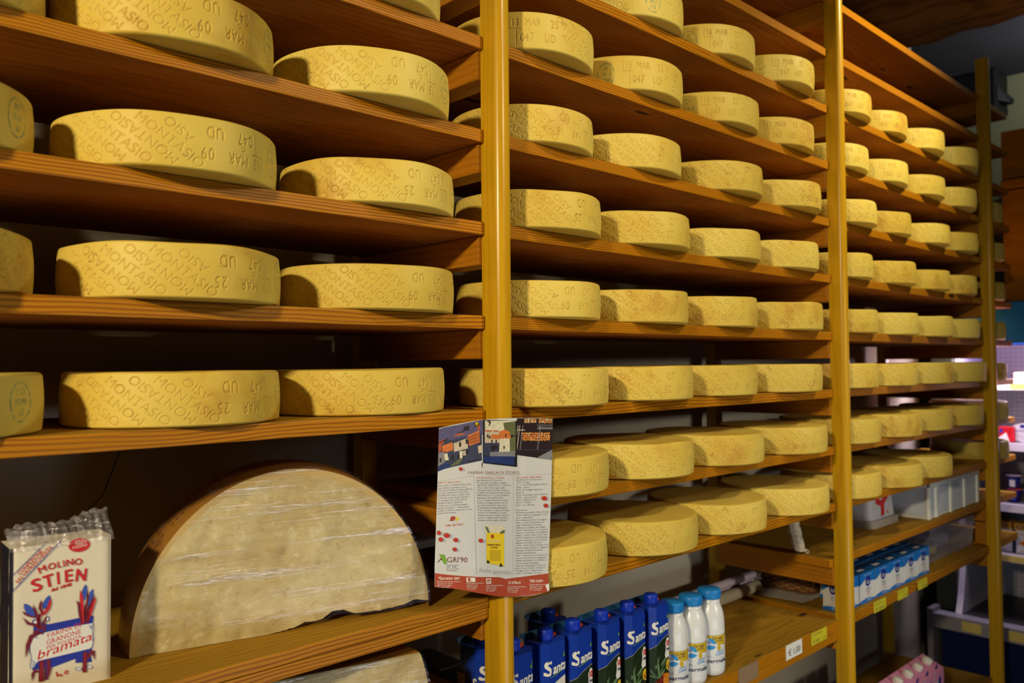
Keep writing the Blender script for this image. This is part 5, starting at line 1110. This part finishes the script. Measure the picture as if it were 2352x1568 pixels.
def oval_tub(y, label):
    e = empty('spread_tub', (4.60, y, Z(-.4025)), label, 'tub', 'oval tubs in the fridge'); b = MB(); n = 36
    vs = [(x_, .062*math.cos(2*math.pi*i/n), .047+.046*math.sin(2*math.pi*i/n)) for x_ in (-.008, .018) for i in range(n)]
    b.add(vs, [(i, (i+1) % n, (i+1) % n+n, i+n) for i in range(n)]+[tuple(range(n-1, -1, -1)), tuple(range(n, 2*n))], mat('tub_white', rgb(226, 224, 232), .35)); S = plane((-.0085, 0, .047), (0, -1, 0), (0, 0, 1))
    b.text(S, 'PHILADELPHIA', -.046, .004, .017, MLOGO, .0004, bold=.01, width=.092); b.rect(S, -.05, -.006, .05, -.004, LGREY, .0004); b.rect(S, -.012, .024, .012, .040, MLOGO, .0004); b.text(S, 'formaggio fresco', -.03, -.018, .009, GREY, .0004, width=.06); b.text(S, '175 g', -.012, -.032, .010, GREY, .0004); b.build('lid', e)
    b = MB(); b.add([(x_, k*.052*math.cos(2*math.pi*i/n), .047+k*.040*math.sin(2*math.pi*i/n)) for x_, k in ((.0185, 1), (.06, .8)) for i in range(n)], [(i, (i+1) % n, (i+1) % n+n, i+n) for i in range(n)]+[tuple(range(n, 2*n))], LGREY); b.build('cup', e)
oval_tub(.028, 'oval white spread tub standing on the fridge shelf, cut by the photo edge'); oval_tub(-.105, 'oval white spread tub on the fridge shelf beyond the photo edge')
CUPB = mat('cup_blue', rgb(28, 36, 120), .4); FOIL = mat('cup_foil', rgb(226, 196, 214), .35); FOILR = mat('cup_foil_red', rgb(214, 76, 44), .4)
def cup(y, z, red, label):
    e = empty('yogurt_cup', (4.60, y, z), label, 'cup', 'blue yogurt cups in the fridge'); b = MB(); b.lathe([(0, 0), (.024, 0), (.031, .062), (.033, .064)], CUPB, 24); S = lambda x, yy, off=0.: Vector((-.0285-off, -x, yy)); b.rect(S, -.012, .012, .012, .045, PW_ if not red else COB, .0006); b.build('pot', e)
    b = MB(); b.lathe([(0, .0645), (.0345, .0645), (.0345, .066), (0, .0662)], FOILR if red else FOIL, 24); b.build('foil_lid', e)
zc = Z(-.7005)
for k, y in enumerate((.075, .003, -.068)):
    cup(y, zc, k == 0, f'blue yogurt cup on the lower tier, {["nearest the rack", "second along", "third along"][k]}')
    cup(y, zc+.0668, k == 1, f'blue yogurt cup stacked on top, {["nearest the rack", "second along", "third along"][k]}')
CHB = mat('box_orange', rgb(206, 150, 40), .45)
def cheese_box(y0, y1, label):
    e = empty('cheese_box', (4.56, 0, Z(-.9445)), label, 'box', 'cheese boxes in the fridge'); b = MB(); b.bbox(0, .09, y0, y1, 0, .115, PW_, .002); S = plane((-.0005, y1, 0), (0, -1, 0), (0, 0, 1)); w_ = y1-y0
    b.rect(S, 0, .115, w_, .148, CHB, .0004); b.bbox(.0005, .09, y0, y1, .1155, .148, CHB, .002); b.text(S, 'CHEESE', .008, .122, .026, NAVY, .0008, bold=.02, width=w_*.85); b.poly(S, [(w_*.12, .05), (w_*.35, .075), (w_*.5, .06), (w_*.75, .078), (w_*.9, .06), (w_*.7, .04), (w_*.55, .022), (w_*.4, .03)], CORANGE, .0006); b.poly(S, [(w_*.2, .055), (w_*.4, .062), (w_*.52, .035), (w_*.4, .03)], RUST, .0008); b.rect(S, w_*.1, .092, w_*.9, .096, SALM, .0006); b.text(S, 'Croissant', w_*.2, .008, .012, NAVY, .0006, width=w_*.6); b.rect(S, 0, .0, .006, .115, NAVY, .0006); b.build('carton', e)
cheese_box(-.065, .068, 'white box with orange top reading CHEESE on the fridge shelf, photo edge'); cheese_box(.082, .20, 'white box with orange top on the fridge shelf behind the farthest post')
# dark fitting below the ceiling beyond the rack
IRON = mat('dark_iron', rgb(20, 19, 19), .6)
fit = empty('loudspeaker', (5.50, .345, Z(1.58)), 'dark loudspeaker hanging under the ceiling beyond the rack', 'loudspeaker')
b = MB(); b.bbox(-.10, .12, -.02, .30, -.085, .175, IRON, .015); b.build('housing', fit); b = MB(); b.add([(-.10, -.02, .06), (-.10, -.02, -.03), (-.06, -.085, -.02), (-.06, -.075, -.045), (.05, -.02, .06), (.05, -.02, -.03), (.0, -.085, -.02), (.0, -.075, -.045)], [(0, 1, 3, 2), (4, 6, 7, 5), (0, 2, 6, 4), (1, 5, 7, 3), (2, 3, 7, 6)], IRON); b.build('bracket', fit)
